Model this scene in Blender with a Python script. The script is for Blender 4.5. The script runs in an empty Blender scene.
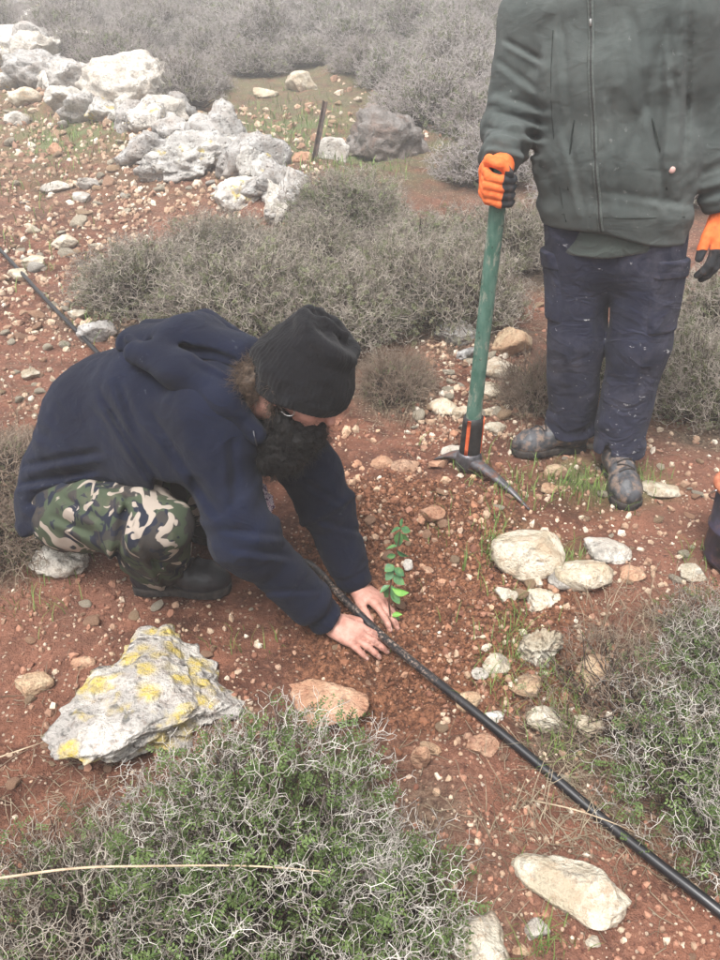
import bpy, bmesh, math, random
import numpy as np
from mathutils import Vector

random.seed(7)
rng = np.random.default_rng(7)
SC = bpy.context.scene
COL = SC.collection

# ------------------------------------------------------------------ camera
CAM_Z, PITCH, FPX = 1.5, math.radians(27.0), 740.0
cam_d = bpy.data.cameras.new('camera')
cam = bpy.data.objects.new('camera', cam_d)
COL.objects.link(cam)
cam.location = (0, 0, CAM_Z)
cam.rotation_euler = (math.pi / 2 - PITCH, 0, 0)
cam_d.sensor_fit = 'VERTICAL'
cam_d.sensor_height = 36.0
cam_d.lens = FPX / 960 * 36.0
cam_d.clip_start = 0.02
cam_d.clip_end = 400
SC.camera = cam

# ------------------------------------------------------------------ world: overcast, misty daylight
SUN_EL, SUN_AZ = math.radians(62), math.radians(205)
world = bpy.data.worlds.new('World')
SC.world = world
world.use_nodes = True
wn = world.node_tree.nodes
wl = world.node_tree.links
wn.clear()
w_out = wn.new('ShaderNodeOutputWorld')
w_bg = wn.new('ShaderNodeBackground')
w_sky = wn.new('ShaderNodeTexSky')
w_sky.sky_type = 'NISHITA'
w_sky.sun_disc = False
w_sky.sun_elevation = SUN_EL
w_sky.sun_rotation = SUN_AZ
w_sky.air_density = 1.0
w_sky.dust_density = 6.0
w_hs = wn.new('ShaderNodeHueSaturation')
w_hs.inputs['Saturation'].default_value = 0.12
w_hs.inputs['Value'].default_value = 1.0
wl.new(w_sky.outputs[0], w_hs.inputs['Color'])
wl.new(w_hs.outputs[0], w_bg.inputs['Color'])
w_bg.inputs['Strength'].default_value = 0.115
wl.new(w_bg.outputs[0], w_out.inputs['Surface'])

sun_d = bpy.data.lights.new('sun', 'SUN')
sun = bpy.data.objects.new('sun', sun_d)
COL.objects.link(sun)
sun_d.energy = 1.5
sun_d.angle = math.radians(24)
sun_d.color = (1.0, 0.965, 0.92)
sdir = Vector((math.sin(SUN_AZ) * math.cos(SUN_EL), math.cos(SUN_AZ) * math.cos(SUN_EL), math.sin(SUN_EL)))
sun.rotation_euler = sdir.to_track_quat('Z', 'Y').to_euler()
sun.location = (0, 0, 30)

vs = SC.view_settings
vs.view_transform = 'Standard'
vs.look = 'None'
vs.gamma = 1.0
vs.exposure = 1.38
vs.use_curve_mapping = False
SC.cycles.use_denoising = True
SC.cycles.max_bounces = 6
SC.cycles.diffuse_bounces = 3
SC.cycles.volume_bounces = 1
SC.cycles.transparent_max_bounces = 6
SC.cycles.caustics_reflective = False
SC.cycles.caustics_refractive = False

# ------------------------------------------------------------------ numpy helpers
def nrm(v):
    v = np.asarray(v, float)
    return v / (np.linalg.norm(v, axis=-1, keepdims=True) + 1e-12)

def _hash(ix, iy, iz, seed):
    h = (ix.astype(np.int64) * 374761393 + iy.astype(np.int64) * 668265263 + iz.astype(np.int64) * 2147483647 + seed * 1274126177) & 0xFFFFFFFF
    h = ((h ^ (h >> 13)) * 1274126177) & 0xFFFFFFFF
    h = ((h ^ (h >> 16)) * 2246822519) & 0xFFFFFFFF
    h = h ^ (h >> 15)
    return (h & 0xFFFFFF).astype(np.float64) / 0xFFFFFF * 2 - 1

def vnoise(p, seed=0):
    """value noise in -1..1, p (N,3)"""
    p = np.asarray(p, float)
    i = np.floor(p)
    f = p - i
    f = f * f * f * (f * (f * 6 - 15) + 10)
    i = i.astype(np.int64)
    r = 0
    for dx in (0, 1):
        wx = f[:, 0] if dx else 1 - f[:, 0]
        for dy in (0, 1):
            wy = f[:, 1] if dy else 1 - f[:, 1]
            for dz in (0, 1):
                wz = f[:, 2] if dz else 1 - f[:, 2]
                r = r + wx * wy * wz * _hash(i[:, 0] + dx, i[:, 1] + dy, i[:, 2] + dz, seed)
    return r

def fbm(p, octs=3, seed=0, gain=0.5):
    p = np.asarray(p, float)
    a, s, out = 1.0, 1.0, 0
    for o in range(octs):
        out = out + a * vnoise(p * s + o * 17.3, seed + o)
        a *= gain
        s *= 2.03
    return out

def sstep(a, b, x):
    t = np.clip((x - a) / (b - a), 0, 1)
    return t * t * (3 - 2 * t)

# ------------------------------------------------------------------ the lie of the land
CP, SP = math.cos(PITCH), math.sin(PITCH)

def rays(u, v):
    u = np.atleast_1d(np.asarray(u, float)); v = np.atleast_1d(np.asarray(v, float))
    a = (u - 360) / FPX
    b = (480 - v) / FPX
    return np.stack([a, CP + SP * b, -SP + CP * b], 1)

def P(u, v, D):
    return np.array([0, 0, CAM_Z]) + rays(u, v)[0] * D

DUG = np.array([0.19, 1.78])          # middle of the freshly dug soil
RA, RB = np.array([-4.4, 11.0]), np.array([-0.33, 5.14])   # the limestone ridge

def seg_dist(x, y, a, b):
    d = b - a
    t = np.clip(((x - a[0]) * d[0] + (y - a[1]) * d[1]) / (d @ d), 0, 1)
    return np.hypot(x - a[0] - t * d[0], y - a[1] - t * d[1]), t

def dug_mask(x, y):
    q = np.stack([x * 3.5, y * 3.5, 0 * x], 1)
    e = ((x - DUG[0]) / 0.46) ** 2 + ((y - DUG[1]) / 0.56) ** 2 + 0.35 * vnoise(q, 5)
    return 1 - sstep(0.45, 1.25, e)

def H(x, y, fine=True):
    sh = np.shape(x)
    x = np.ravel(np.asarray(x, float)); y = np.ravel(np.asarray(y, float))
    z = 0.14 * y + 0.057 * 0.35 * np.logaddexp(0, (y - 2.9) / 0.35)
    q = np.stack([x, y, 0 * x], 1)
    far = sstep(2.4, 6, y)
    z = z + (0.018 + 0.07 * far) * fbm(q * 0.9, 3, 1)
    rd, _ = seg_dist(x, y, RA, RB)
    z = z + 0.16 * np.exp(-(rd / 0.55) ** 2)
    dm = dug_mask(x, y)
    # heap thrown up behind the hole, hollow around the seedling
    z = z + 0.09 * np.exp(-((x - 0.13) / 0.28) ** 2 - ((y - 2.1) / 0.22) ** 2)
    z = z - 0.035 * np.exp(-((x - 0.06) / 0.22) ** 2 - ((y - 1.52) / 0.16) ** 2)
    if fine:
        z = z + 0.010 * fbm(q * 9, 2, 2)
        z = z + dm * (0.022 * fbm(q * 14, 3, 3) + 0.009 * vnoise(q * 60, 4))
        z = z + (1 - dm) * (0.004 * vnoise(q * 48, 6) + 0.006 * fbm(q * 20, 2, 8))
    return z.reshape(sh)

def G(u, v):
    """where the sight line through a photo position meets the ground: (N,3)"""
    d = rays(u, v)
    # smooth slope first (closed form, fine steps), then refine on the real surface
    ts = 0.4 * 1.03 ** np.arange(150)
    yy_ = d[:, 1:2] * ts
    zb_ = 0.14 * yy_ + 0.01995 * np.logaddexp(0, (yy_ - 2.9) / 0.35)
    below = CAM_Z + d[:, 2:3] * ts < zb_
    t0 = ts[np.where(below.any(1), below.argmax(1), len(ts) - 1)]
    lo = t0 * 0.80; hi = t0 * 1.18
    for k in range(15):
        m = (lo + hi) / 2
        p = d * m[:, None]
        b = CAM_Z + p[:, 2] < H(p[:, 0], p[:, 1])
        hi = np.where(b, m, hi); lo = np.where(b, lo, m)
    p = d * hi[:, None]
    p[:, 2] = H(p[:, 0], p[:, 1])
    return p

def depth_of(p):
    p = np.asarray(p)
    return p[..., 1] * CP - (p[..., 2] - CAM_Z) * SP

# ------------------------------------------------------------------ mesh helpers
def mk_mesh(name, V, F, smooth=True, attrs=None):
    V = np.asarray(V, np.float32); F = np.asarray(F, np.int32)
    me = bpy.data.meshes.new(name)
    me.vertices.add(len(V))
    me.vertices.foreach_set('co', V.ravel())
    n, k = F.shape
    me.loops.add(n * k)
    me.loops.foreach_set('vertex_index', F.ravel())
    me.polygons.add(n)
    me.polygons.foreach_set('loop_start', np.arange(0, n * k, k, dtype=np.int32))
    me.polygons.foreach_set('use_smooth', np.full(n, smooth, dtype=bool))
    me.update(calc_edges=True)
    me.validate()
    for a, val in (attrs or {}).items():
        at = me.attributes.new(a, 'FLOAT', 'POINT')
        at.data.foreach_set('value', np.asarray(val, np.float32))
    return me

def obj(name, me, mat=None, parent=None, label=None, cat=None, group=None, kind=None, loc=None):
    o = bpy.data.objects.new(name, me)
    COL.objects.link(o)
    if mat is not None and me is not None:
        me.materials.clear(); me.materials.append(mat)
    if parent is not None:
        o.parent = parent
        if loc is None and parent.type == 'EMPTY':
            o.location = -parent.location      # meshes in world coordinates under an Empty at the base
    if loc is not None:
        o.location = loc
    if label: o['label'] = label
    if cat: o['category'] = cat
    if group: o['group'] = group
    if kind: o['kind'] = kind
    return o

def thing(name, loc, label, cat, group=None):
    o = bpy.data.objects.new(name, None)
    COL.objects.link(o)
    o.location = Vector([float(c) for c in loc])
    o.empty_display_size = 0.1
    o['label'] = label; o['category'] = cat
    if group: o['group'] = group
    return o

def tubes(P0, P1, r0, r1, sides=3):
    """open prisms along segments"""
    P0 = np.asarray(P0, float); P1 = np.asarray(P1, float)
    N = len(P0)
    r0 = np.broadcast_to(np.asarray(r0, float), (N,)); r1 = np.broadcast_to(np.asarray(r1, float), (N,))
    ax = nrm(P1 - P0)
    ref = np.where(np.abs(ax[:, 2:3]) < 0.8, np.array([[0, 0, 1.0]]), np.array([[1.0, 0, 0]]))
    e1 = nrm(np.cross(ax, ref)); e2 = np.cross(ax, e1)
    V = np.empty((N, 2, sides, 3))
    for k in range(sides):
        a = 2 * math.pi * k / sides
        o = e1 * math.cos(a) + e2 * math.sin(a)
        V[:, 0, k] = P0 + o * r0[:, None]
        V[:, 1, k] = P1 + o * r1[:, None]
    base = (np.arange(N) * 2 * sides)[:, None]
    k = np.arange(sides); k2 = (k + 1) % sides
    F = np.stack([base + k, base + k2, base + sides + k2, base + sides + k], 2).reshape(-1, 4)
    return V.reshape(-1, 3), F

def sweep(pts, rad, sides=12, squash=None, cap=True, ref=(0, 0, 1)):
    """closed tube along a polyline, rad scalar/array; squash = (ra, rb) factors"""
    pts = np.asarray(pts, float); n = len(pts)
    rad = np.broadcast_to(np.asarray(rad, float), (n,))
    tan = nrm(np.gradient(pts, axis=0))
    e1 = nrm(np.cross(tan, np.asarray(ref, float))); e2 = np.cross(e1, tan)
    sa, sb = squash if squash else (1, 1)
    sa = np.broadcast_to(np.asarray(sa, float), (n,)); sb = np.broadcast_to(np.asarray(sb, float), (n,))
    a = np.arange(sides) * 2 * math.pi / sides
    V = pts[:, None] + (e1[:, None] * (np.cos(a)[None, :, None] * (rad * sa)[:, None, None]) +
                        e2[:, None] * (np.sin(a)[None, :, None] * (rad * sb)[:, None, None]))
    V = V.reshape(-1, 3)
    k = np.arange(sides); k2 = (k + 1) % sides
    b = (np.arange(n - 1) * sides)[:, None]
    F = np.stack([b + k, b + k2, b + sides + k2, b + sides + k], 2).reshape(-1, 4)
    if cap:
        V = np.vstack([V, pts[:1], pts[-1:]])
        c0, c1 = n * sides, n * sides + 1
        F = np.vstack([F, np.stack([k2, k, np.full(sides, c0), np.full(sides, c0)], 1)[:, [0, 1, 2, 3]],
                       np.stack([(n - 1) * sides + k, (n - 1) * sides + k2, np.full(sides, c1), np.full(sides, c1)], 1)])
    return V, F

def quads_to_pyfaces(F):
    out = []
    for f in F:
        g = list(dict.fromkeys(int(i) for i in f))
        out.append(g)
    return out

def py_mesh(name, V, F, smooth=True):
    me = bpy.data.meshes.new(name)
    me.from_pydata([tuple(map(float, v)) for v in V], [], quads_to_pyfaces(F))
    if smooth:
        me.polygons.foreach_set('use_smooth', np.ones(len(me.polygons), dtype=bool))
    me.update()
    return me

def merge(parts):
    Vs, Fs, o = [], [], 0
    for V, F in parts:
        Vs.append(V); Fs.append(np.asarray(F) + o); o += len(V)
    return np.vstack(Vs), np.vstack(Fs)

def catmull(pts, m=8):
    pts = np.asarray(pts, float)
    q = np.vstack([2 * pts[0] - pts[1], pts, 2 * pts[-1] - pts[-2]])
    out = []
    for i in range(len(pts) - 1):
        p0, p1, p2, p3 = q[i:i + 4]
        for t in np.linspace(0, 1, m, endpoint=False):
            out.append(0.5 * (2 * p1 + (p2 - p0) * t + (2 * p0 - 5 * p1 + 4 * p2 - p3) * t * t + (3 * p1 - p0 - 3 * p2 + p3) * t ** 3))
    out.append(pts[-1])
    return np.array(out)

# ------------------------------------------------------------------ signed distance bodies -> one continuous skin
def smin(a, b, k):
    if k <= 0:
        return np.minimum(a, b)
    h = np.clip(0.5 + 0.5 * (b - a) / k, 0, 1)
    return b + (a - b) * h - k * h * (1 - h)

def smax(a, b, k):
    return -smin(-a, -b, k)

def rcone(p, a, b, ra, rb, side=None, kk=1.0):
    a = np.asarray(a, float); ba = np.asarray(b, float) - a
    pa = p - a
    t = np.clip(pa @ ba / (ba @ ba), 0, 1)
    q = pa - t[:, None] * ba
    if side is not None:
        c = q @ side
        q = q - np.outer(c * (1 - 1 / kk), side)
    return np.linalg.norm(q, axis=1) - (ra + (rb - ra) * t)

def chain(p, pts, rs, k=0.03, side=None, kk=1.0):
    d = None
    for i in range(len(pts) - 1):
        e = rcone(p, pts[i], pts[i + 1], rs[i], rs[i + 1], side, kk)
        d = e if d is None else smin(d, e, k)
    return d

def ell(p, c, r, axes=None):
    q = p - np.asarray(c, float)
    if axes is not None:
        q = q @ np.asarray(axes, float).T
    r = np.asarray(r, float)
    k0 = np.linalg.norm(q / r, axis=1); k1 = np.linalg.norm(q / (r * r), axis=1) + 1e-9
    return k0 * (k0 - 1) / k1

def torus(p, c, n, R, r):
    q = p - np.asarray(c, float)
    h = q @ n
    l = np.linalg.norm(q - np.outer(h, n), axis=1)
    return np.hypot(l - R, h) - r

def along(p, a, b):
    ba = np.asarray(b, float) - a
    L = np.linalg.norm(ba)
    return (p - a) @ ba / L, L

def surf(f, lo, hi, h, slack=1.5):
    """surface nets over a sparse grid"""
    B = 8
    lo = np.asarray(lo, float); hi = np.asarray(hi, float)
    nb = np.ceil((hi - lo) / h / B).astype(int) + 1
    bi = np.stack(np.meshgrid(*[np.arange(k) for k in nb], indexing='ij'), -1).reshape(-1, 3)
    cen = lo + (bi * B + (B - 1) / 2) * h
    dc = f(cen)
    rad = B * h * 0.87 * slack
    act = np.abs(dc) < rad
    V = np.empty((nb[0], nb[1], nb[2], B, B, B), np.float32)
    V[...] = np.where(dc > 0, 1.0, -1.0).reshape(nb[0], nb[1], nb[2], 1, 1, 1)
    off = np.stack(np.meshgrid(*[np.arange(B)] * 3, indexing='ij'), -1).reshape(-1, 3)
    ab = bi[act]
    for s in range(0, len(ab), 1500):
        c = ab[s:s + 1500]
        pts = (lo + ((c * B)[:, None, :] + off[None]) * h).reshape(-1, 3)
        V[c[:, 0], c[:, 1], c[:, 2]] = f(pts).reshape(-1, B, B, B)
    V = V.transpose(0, 3, 1, 4, 2, 5).reshape(nb[0] * B, nb[1] * B, nb[2] * B)
    S = V < 0
    nx, ny, nz = V.shape
    cnt = np.zeros((nx - 1, ny - 1, nz - 1), np.int8)
    for a in (0, 1):
        for b in (0, 1):
            for c in (0, 1):
                cnt += S[a:nx - 1 + a, b:ny - 1 + b, c:nz - 1 + c]
    cells = np.argwhere((cnt > 0) & (cnt < 8))
    idx = np.full((nx - 1, ny - 1, nz - 1), -1, np.int32)
    idx[cells[:, 0], cells[:, 1], cells[:, 2]] = np.arange(len(cells))
    corner = np.array([[a, b, c] for a in (0, 1) for b in (0, 1) for c in (0, 1)])
    vals = np.stack([V[cells[:, 0] + c[0], cells[:, 1] + c[1], cells[:, 2] + c[2]] for c in corner], 1).astype(float)
    acc = np.zeros((len(cells), 3)); w = np.zeros(len(cells))
    for i in range(8):
        for j in range(i + 1, 8):
            if np.abs(corner[i] - corner[j]).sum() != 1:
                continue
            cr = (vals[:, i] < 0) != (vals[:, j] < 0)
            t = vals[:, i] / np.where(cr, vals[:, i] - vals[:, j], 1)
            pt = corner[i] + t[:, None] * (corner[j] - corner[i])
            acc[cr] += pt[cr]; w[cr] += 1
    verts = lo + (cells + acc / w[:, None]) * h
    quads = []
    for ax in range(3):
        sl0 = [slice(None)] * 3; sl1 = [slice(None)] * 3
        sl0[ax] = slice(0, -1); sl1[ax] = slice(1, None)
        e = np.argwhere(S[tuple(sl0)] != S[tuple(sl1)])
        o1, o2 = [(1, 2), (2, 0), (0, 1)][ax]
        ok = (e[:, o1] > 0) & (e[:, o2] > 0) & (e[:, o1] < V.shape[o1] - 1) & (e[:, o2] < V.shape[o2] - 1)
        e = e[ok]
        d1 = np.zeros(3, int); d1[o1] = 1
        d2 = np.zeros(3, int); d2[o2] = 1
        g = lambda q: idx[q[:, 0], q[:, 1], q[:, 2]]
        q = np.stack([g(e - d1 - d2), g(e - d2), g(e), g(e - d1)], 1)
        flip = ~S[e[:, 0], e[:, 1], e[:, 2]]
        q[flip] = q[flip][:, ::-1]
        quads.append(q)
    quads = np.vstack(quads)
    quads = quads[(quads >= 0).all(1)]
    return verts, quads

def local(f, c, r):
    """evaluate f only near c; farther away a safe lower bound stands in"""
    def g(p):
        b = np.linalg.norm(p - c, axis=1) - r
        out = np.maximum(b, 0) + 0.02
        m = b < 0.03
        if m.any():
            out[m] = f(p[m])
        return out
    return g

def hit_surface(f, o, d, tmax=1.0):
    """march from o along d onto the surface of f"""
    t = 0.0
    o = np.asarray(o, float); d = nrm(d)
    for _ in range(90):
        s = float(f((o + d * t)[None])[0])
        if s < 0.0006:
            break
        t += s * 0.7
        if t > tmax:
            break
    return o + d * t

# ------------------------------------------------------------------ material helpers
class Mat:
    def __init__(self, name, rough=0.85, spec=0.3):
        self.m = bpy.data.materials.new(name)
        self.m.use_nodes = True
        self.t = self.m.node_tree
        self.b = self.t.nodes['Principled BSDF']
        self.b.inputs['Roughness'].default_value = rough
        self.b.inputs['Specular IOR Level'].default_value = spec
    def n(self, typ, **kw):
        nd = self.t.nodes.new(typ)
        for k, v in kw.items():
            if k in nd.inputs:
                self.set(nd.inputs[k], v)
            else:
                setattr(nd, k, v)
        return nd
    def set(self, s, v):
        if isinstance(v, bpy.types.NodeSocket):
            self.t.links.new(v, s)
        elif isinstance(v, bpy.types.Node):
            self.t.links.new(v.outputs[0], s)
        else:
            s.default_value = v
    def coord(self, which='Object'):
        return self.n('ShaderNodeTexCoord').outputs[which]
    def noise(self, scale, detail=4, rough=0.55, vec=None, dist=0.0):
        nd = self.n('ShaderNodeTexNoise', Scale=scale, Detail=detail, Roughness=rough, Distortion=dist)
        self.set(nd.inputs['Vector'], vec if vec is not None else self.coord())
        return nd.outputs['Fac']
    def ramp(self, fac, stops, interp='LINEAR'):
        nd = self.n('ShaderNodeValToRGB')
        cr = nd.color_ramp
        cr.interpolation = interp
        while len(cr.elements) < len(stops):
            cr.elements.new(0.5)
        for e, (p, c) in zip(cr.elements, stops):
            e.position = p
            e.color = (*c, 1) if len(c) == 3 else c
        self.set(nd.inputs[0], fac)
        return nd.outputs[0]
    def mix(self, fac, a, b):
        nd = self.n('ShaderNodeMix', data_type='RGBA')
        self.set(nd.inputs[0], fac)
        for s, v in ((nd.inputs[6], a), (nd.inputs[7], b)):
            self.set(s, (*v, 1) if isinstance(v, tuple) and len(v) == 3 else v)
        return nd.outputs[2]
    def math(self, op, a, b=0.0, clamp=False):
        nd = self.n('ShaderNodeMath', operation=op, use_clamp=clamp)
        self.set(nd.inputs[0], a); self.set(nd.inputs[1], b)
        return nd.outputs[0]
    def thr(self, fac, a, b):
        nd = self.n('ShaderNodeMapRange', interpolation_type='SMOOTHSTEP')
        self.set(nd.inputs[0], fac)
        nd.inputs[1].default_value = a; nd.inputs[2].default_value = b
        return nd.outputs[0]
    def attr(self, name):
        return self.n('ShaderNodeAttribute', attribute_name=name).outputs['Fac']
    def color(self, c):
        self.set(self.b.inputs['Base Color'], (*c, 1) if isinstance(c, tuple) else c)
    def bump(self, h, strength=0.5, dist=0.005):
        nd = self.n('ShaderNodeBump')
        nd.inputs['Strength'].default_value = strength
        nd.inputs['Distance'].default_value = dist
        self.set(nd.inputs['Height'], h)
        self.set(self.b.inputs['Normal'], nd)
    def rnd(self):
        return self.n('ShaderNodeObjectInfo').outputs['Random']

def m_soil():
    m = Mat('red_soil', 0.9, 0.25)
    g = m.coord('Object')
    big = m.noise(1.3, 4, vec=g); mid = m.noise(9, 5, 0.6, g); fine = m.noise(70, 4, 0.65, g); grit = m.noise(260, 2, 0.6, g)
    c = m.mix(m.thr(mid, 0.35, 0.68), (0.075, 0.029, 0.017), (0.215, 0.090, 0.055))
    c = m.mix(m.thr(big, 0.4, 0.65), c, m.mix(0.5, c, (0.27, 0.13, 0.09)))
    c = m.mix(m.thr(fine, 0.52, 0.78), c, (0.33, 0.165, 0.11))
    c = m.mix(m.thr(fine, 0.45, 0.25), c, (0.07, 0.025, 0.018))
    # loose dug earth: browner and darker
    dug = m.attr('dug')
    dc = m.mix(m.thr(fine, 0.38, 0.66), (0.070, 0.027, 0.014), (0.27, 0.118, 0.062))
    dc = m.mix(m.thr(grit, 0.6, 0.8), dc, (0.33, 0.2, 0.14))
    c = m.mix(dug, c, dc)
    # plant litter and thin turf
    veg = m.attr('veg')
    lit = m.mix(m.thr(fine, 0.35, 0.7), (0.055, 0.038, 0.026), (0.20, 0.155, 0.11))  # litter brown, darkened to carry the shade beneath the shrubs
    vmask = m.math('MULTIPLY', veg, m.thr(m.noise(5, 4, 0.65, g), 0.3, 0.62))
    c = m.mix(vmask, c, lit)
    gr = m.attr('green')
    gm = m.math('MULTIPLY', gr, m.thr(m.noise(7, 4, 0.6, g), 0.3, 0.6))
    c = m.mix(gm, c, m.mix(fine, (0.06, 0.09, 0.03), (0.19, 0.22, 0.10)))
    # scattered grit, flecks of limestone
    vo = m.n('ShaderNodeTexVoronoi', Scale=75.0)
    m.set(vo.inputs['Vector'], g)
    spot = m.math('MULTIPLY', m.thr(vo.outputs['Distance'], 0.34, 0.24), m.thr(m.n('ShaderNodeSeparateColor', Color=vo.outputs['Color']).outputs[0], 0.72, 0.8))
    c = m.mix(m.math('MULTIPLY', spot, 0.8), c, (0.52, 0.40, 0.30))
    m.color(c)
    m.set(m.b.inputs['Roughness'], m.math('ADD', 0.62, m.math('MULTIPLY', mid, 0.45)))
    hh = m.math('ADD', m.math('MULTIPLY', fine, 1.0), m.math('ADD', m.math('MULTIPLY', grit, 0.35), m.math('MULTIPLY', spot, 0.5)))
    m.bump(hh, 1.0, 0.018)
    return m.m

def m_stone(name, pale, mid, dark, stain=(0.36, 0.17, 0.10), stain_amt=0.5, lichen=0.0, pits=0.5, grey=0.3, zstain=0.5):
    m = Mat(name, 0.9, 0.2)
    g0 = m.coord('Object')
    add = m.n('ShaderNodeVectorMath', operation='ADD')
    m.set(add.inputs[0], g0)
    m.set(add.inputs[1], m.n('ShaderNodeCombineXYZ', X=m.math('MULTIPLY', m.rnd(), 37.0), Y=m.math('MULTIPLY', m.rnd(), 91.0)).outputs[0])
    g = add.outputs[0]
    n1 = m.noise(9, 5, 0.6, g); n2 = m.noise(38, 5, 0.65, g); n3 = m.noise(150, 3, 0.6, g)
    c = m.mix(m.thr(n1, 0.40, 0.60), mid, pale)
    c = m.mix(m.math('MULTIPLY', m.thr(n2, 0.50, 0.70), 0.75), c, dark)
    n8 = m.noise(55, 8, 0.78, g)
    c = m.mix(m.math('MULTIPLY', m.thr(n8, 0.53, 0.62), 0.6), c, m.mix(n1, dark, stain))
    n7 = m.noise(120, 4, 0.7, g)
    c = m.mix(m.math('MULTIPLY', m.thr(n7, 0.58, 0.70), 0.55), c, dark)
    n4 = m.noise(16, 4, 0.6, g, 0.6)
    c = m.mix(m.math('MULTIPLY', m.thr(n4, 0.57, 0.66), grey), c, (0.11, 0.11, 0.105))
    n5 = m.noise(6, 5, 0.7, g, 0.4)
    zz = m.n('ShaderNodeSeparateXYZ', Vector=m.coord('Generated')).outputs[2]
    low = m.math('MULTIPLY', m.thr(zz, 0.55, 0.15), zstain)
    st = m.math('MULTIPLY', m.math('ADD', m.thr(n5, 0.45, 0.7), low, True), stain_amt)
    c = m.mix(st, c, stain)
    if lichen > 0:
        n6 = m.noise(8, 3, 0.55, g, 0.3)
        sp = m.n('ShaderNodeTexVoronoi', Scale=20.0)
        m.set(sp.inputs['Vector'], g)
        lm = m.math('MULTIPLY', m.thr(n6, 0.60 - lichen * 0.12, 0.66 - lichen * 0.12), m.thr(sp.outputs['Distance'], 0.75, 0.30))
        lm = m.math('MULTIPLY', lm, m.math('ADD', 0.5, m.math('MULTIPLY', m.thr(n8, 0.56, 0.44), 0.5)))
        c = m.mix(lm, c, m.mix(n2, (0.40, 0.28, 0.05), (0.66, 0.53, 0.15)))
    v = m.mix(m.rnd(), (0.8, 0.8, 0.8), (1.1, 1.08, 1.05))
    mul = m.n('ShaderNodeMix', data_type='RGBA', blend_type='MULTIPLY')
    mul.inputs[0].default_value = 1.0
    m.set(mul.inputs[6], c); m.set(mul.inputs[7], v)
    m.color(mul.outputs[2])
    vo = m.n('ShaderNodeTexVoronoi', Scale=30.0)
    m.set(vo.inputs['Vector'], g)
    pit = m.math('MULTIPLY', m.thr(vo.outputs['Distance'], 0.0, 0.35), pits)
    m.bump(m.math('ADD', pit, m.math('ADD', n2, m.math('MULTIPLY', n3, 0.5))), 0.85, 0.018)
    return m.m

def m_plain(name, c1, c2, scale=30, rough=0.9, spec=0.2, bump=0.3, bdist=0.002, bscale=None, vary=None):
    m = Mat(name, rough, spec)
    n = m.noise(scale, 4, 0.6)
    c = m.mix(m.thr(n, 0.3, 0.7), c1, c2)
    if vary:
        c = m.mix(m.math('MULTIPLY', m.rnd(), 0.65), c, vary)
    m.color(c)
    if bump:
        m.bump(m.noise(bscale or scale * 3, 3, 0.6), bump, bdist)
    return m.m

def m_cloth(name, c1, c2, scale=4, weave=900, speck=None, speck_amt=0.0, sheen=0.3, dust=None, dust_amt=0.0, fold=1.0, smear=None, worn_print=None):
    m = Mat(name, 0.95, 0.12)
    m.b.inputs['Sheen Weight'].default_value = sheen
    m.b.inputs['Sheen Roughness'].default_value = 0.6
    g = m.coord('Object')
    c = m.mix(m.thr(m.noise(scale, 5, 0.6, g), 0.3, 0.7), c1, c2)
    if dust:
        c = m.mix(m.math('MULTIPLY', m.thr(m.noise(7, 6, 0.7, g, 0.3), 0.5, 0.75), dust_amt), c, dust)
    if speck:
        s1 = m.thr(m.noise(55, 3, 0.6, g), 0.66, 0.70)
        s2 = m.thr(m.noise(6, 2, 0.5, g), 0.5, 0.62)
        c = m.mix(m.math('MULTIPLY', m.math('MULTIPLY', s1, s2), speck_amt), c, speck)
    if worn_print:
        c = m.mix(m.math('MULTIPLY', m.attr('print'), m.thr(m.noise(110, 4, 0.7, g), 0.50, 0.58)), c, worn_print)
    if smear:
        m2 = m.n('ShaderNodeMapping'); m.set(m2.inputs['Vector'], g)
        m2.inputs['Rotation'].default_value = (0, 0.6, 0); m2.inputs['Scale'].default_value = (1.0, 1.0, 2.6)
        c = m.mix(m.math('MULTIPLY', m.math('MULTIPLY', m.thr(m.noise(19, 4, 0.6, m2.outputs[0]), 0.665, 0.70), m.thr(m.noise(70, 3, 0.6, g), 0.38, 0.55)), 0.8), c, smear)
    m.color(c)
    mp = m.n('ShaderNodeMapping'); m.set(mp.inputs['Vector'], g)
    mp.inputs['Rotation'].default_value = (0.5, 0.6, 0.3); mp.inputs['Scale'].default_value = (1.0, 0.55, 1.5)
    f1 = m.math('ABSOLUTE', m.math('SUBTRACT', m.noise(9, 3, 0.5, mp.outputs[0], 0.6), 0.5))
    fo = m.math('MULTIPLY', m.math('SUBTRACT', 0.14, f1, True), 7.0 * fold)
    hh = m.math('ADD', m.math('MULTIPLY', m.noise(weave, 2, 0.5, g), 0.25), m.math('MULTIPLY', m.noise(40, 3, 0.5, g), 0.35))
    m.bump(m.math('ADD', hh, fo), 0.55, 0.008)
    return m.m

# ------------------------------------------------------------------ where shrubs stand (photo position of the foot, radius, height)
# kind: f = green foreground, s = half bare, d = dry litter-like, m = mid-distance
NEAR_SHRUBS = [
    (275, 900, 0.38, 0.30, 'f', 'big pale-thorned green shrub in front of the lichen-spotted rock'),
    (112, 965, 0.31, 0.22, 's', 'darker half-bare shrub in the bottom left corner under the straw stalk'),
    (395, 925, 0.16, 0.17, 'f', 'smaller green thorn shrub beside the cream stone at the bottom edge'),
    (752, 748, 0.31, 0.27, 'f', 'leafy green thorn shrub at the right edge beside the black pipe'),
    (625, 712, 0.25, 0.15, 'd', 'low bare brown thorn shrub between the pitted stones and the leafy right-hand shrub'),
    (722, 662, 0.22, 0.17, 's', 'greyish thorn shrub at the right edge behind the leafy one, below the bucket'),
    (690, 785, 0.19, 0.19, 'f', 'green thorn shrub between the leafy right-hand one and the black pipe'),
    (728, 852, 0.12, 0.12, 'f', 'small green thorn shrub against the pipe at the right edge'),
]
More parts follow.
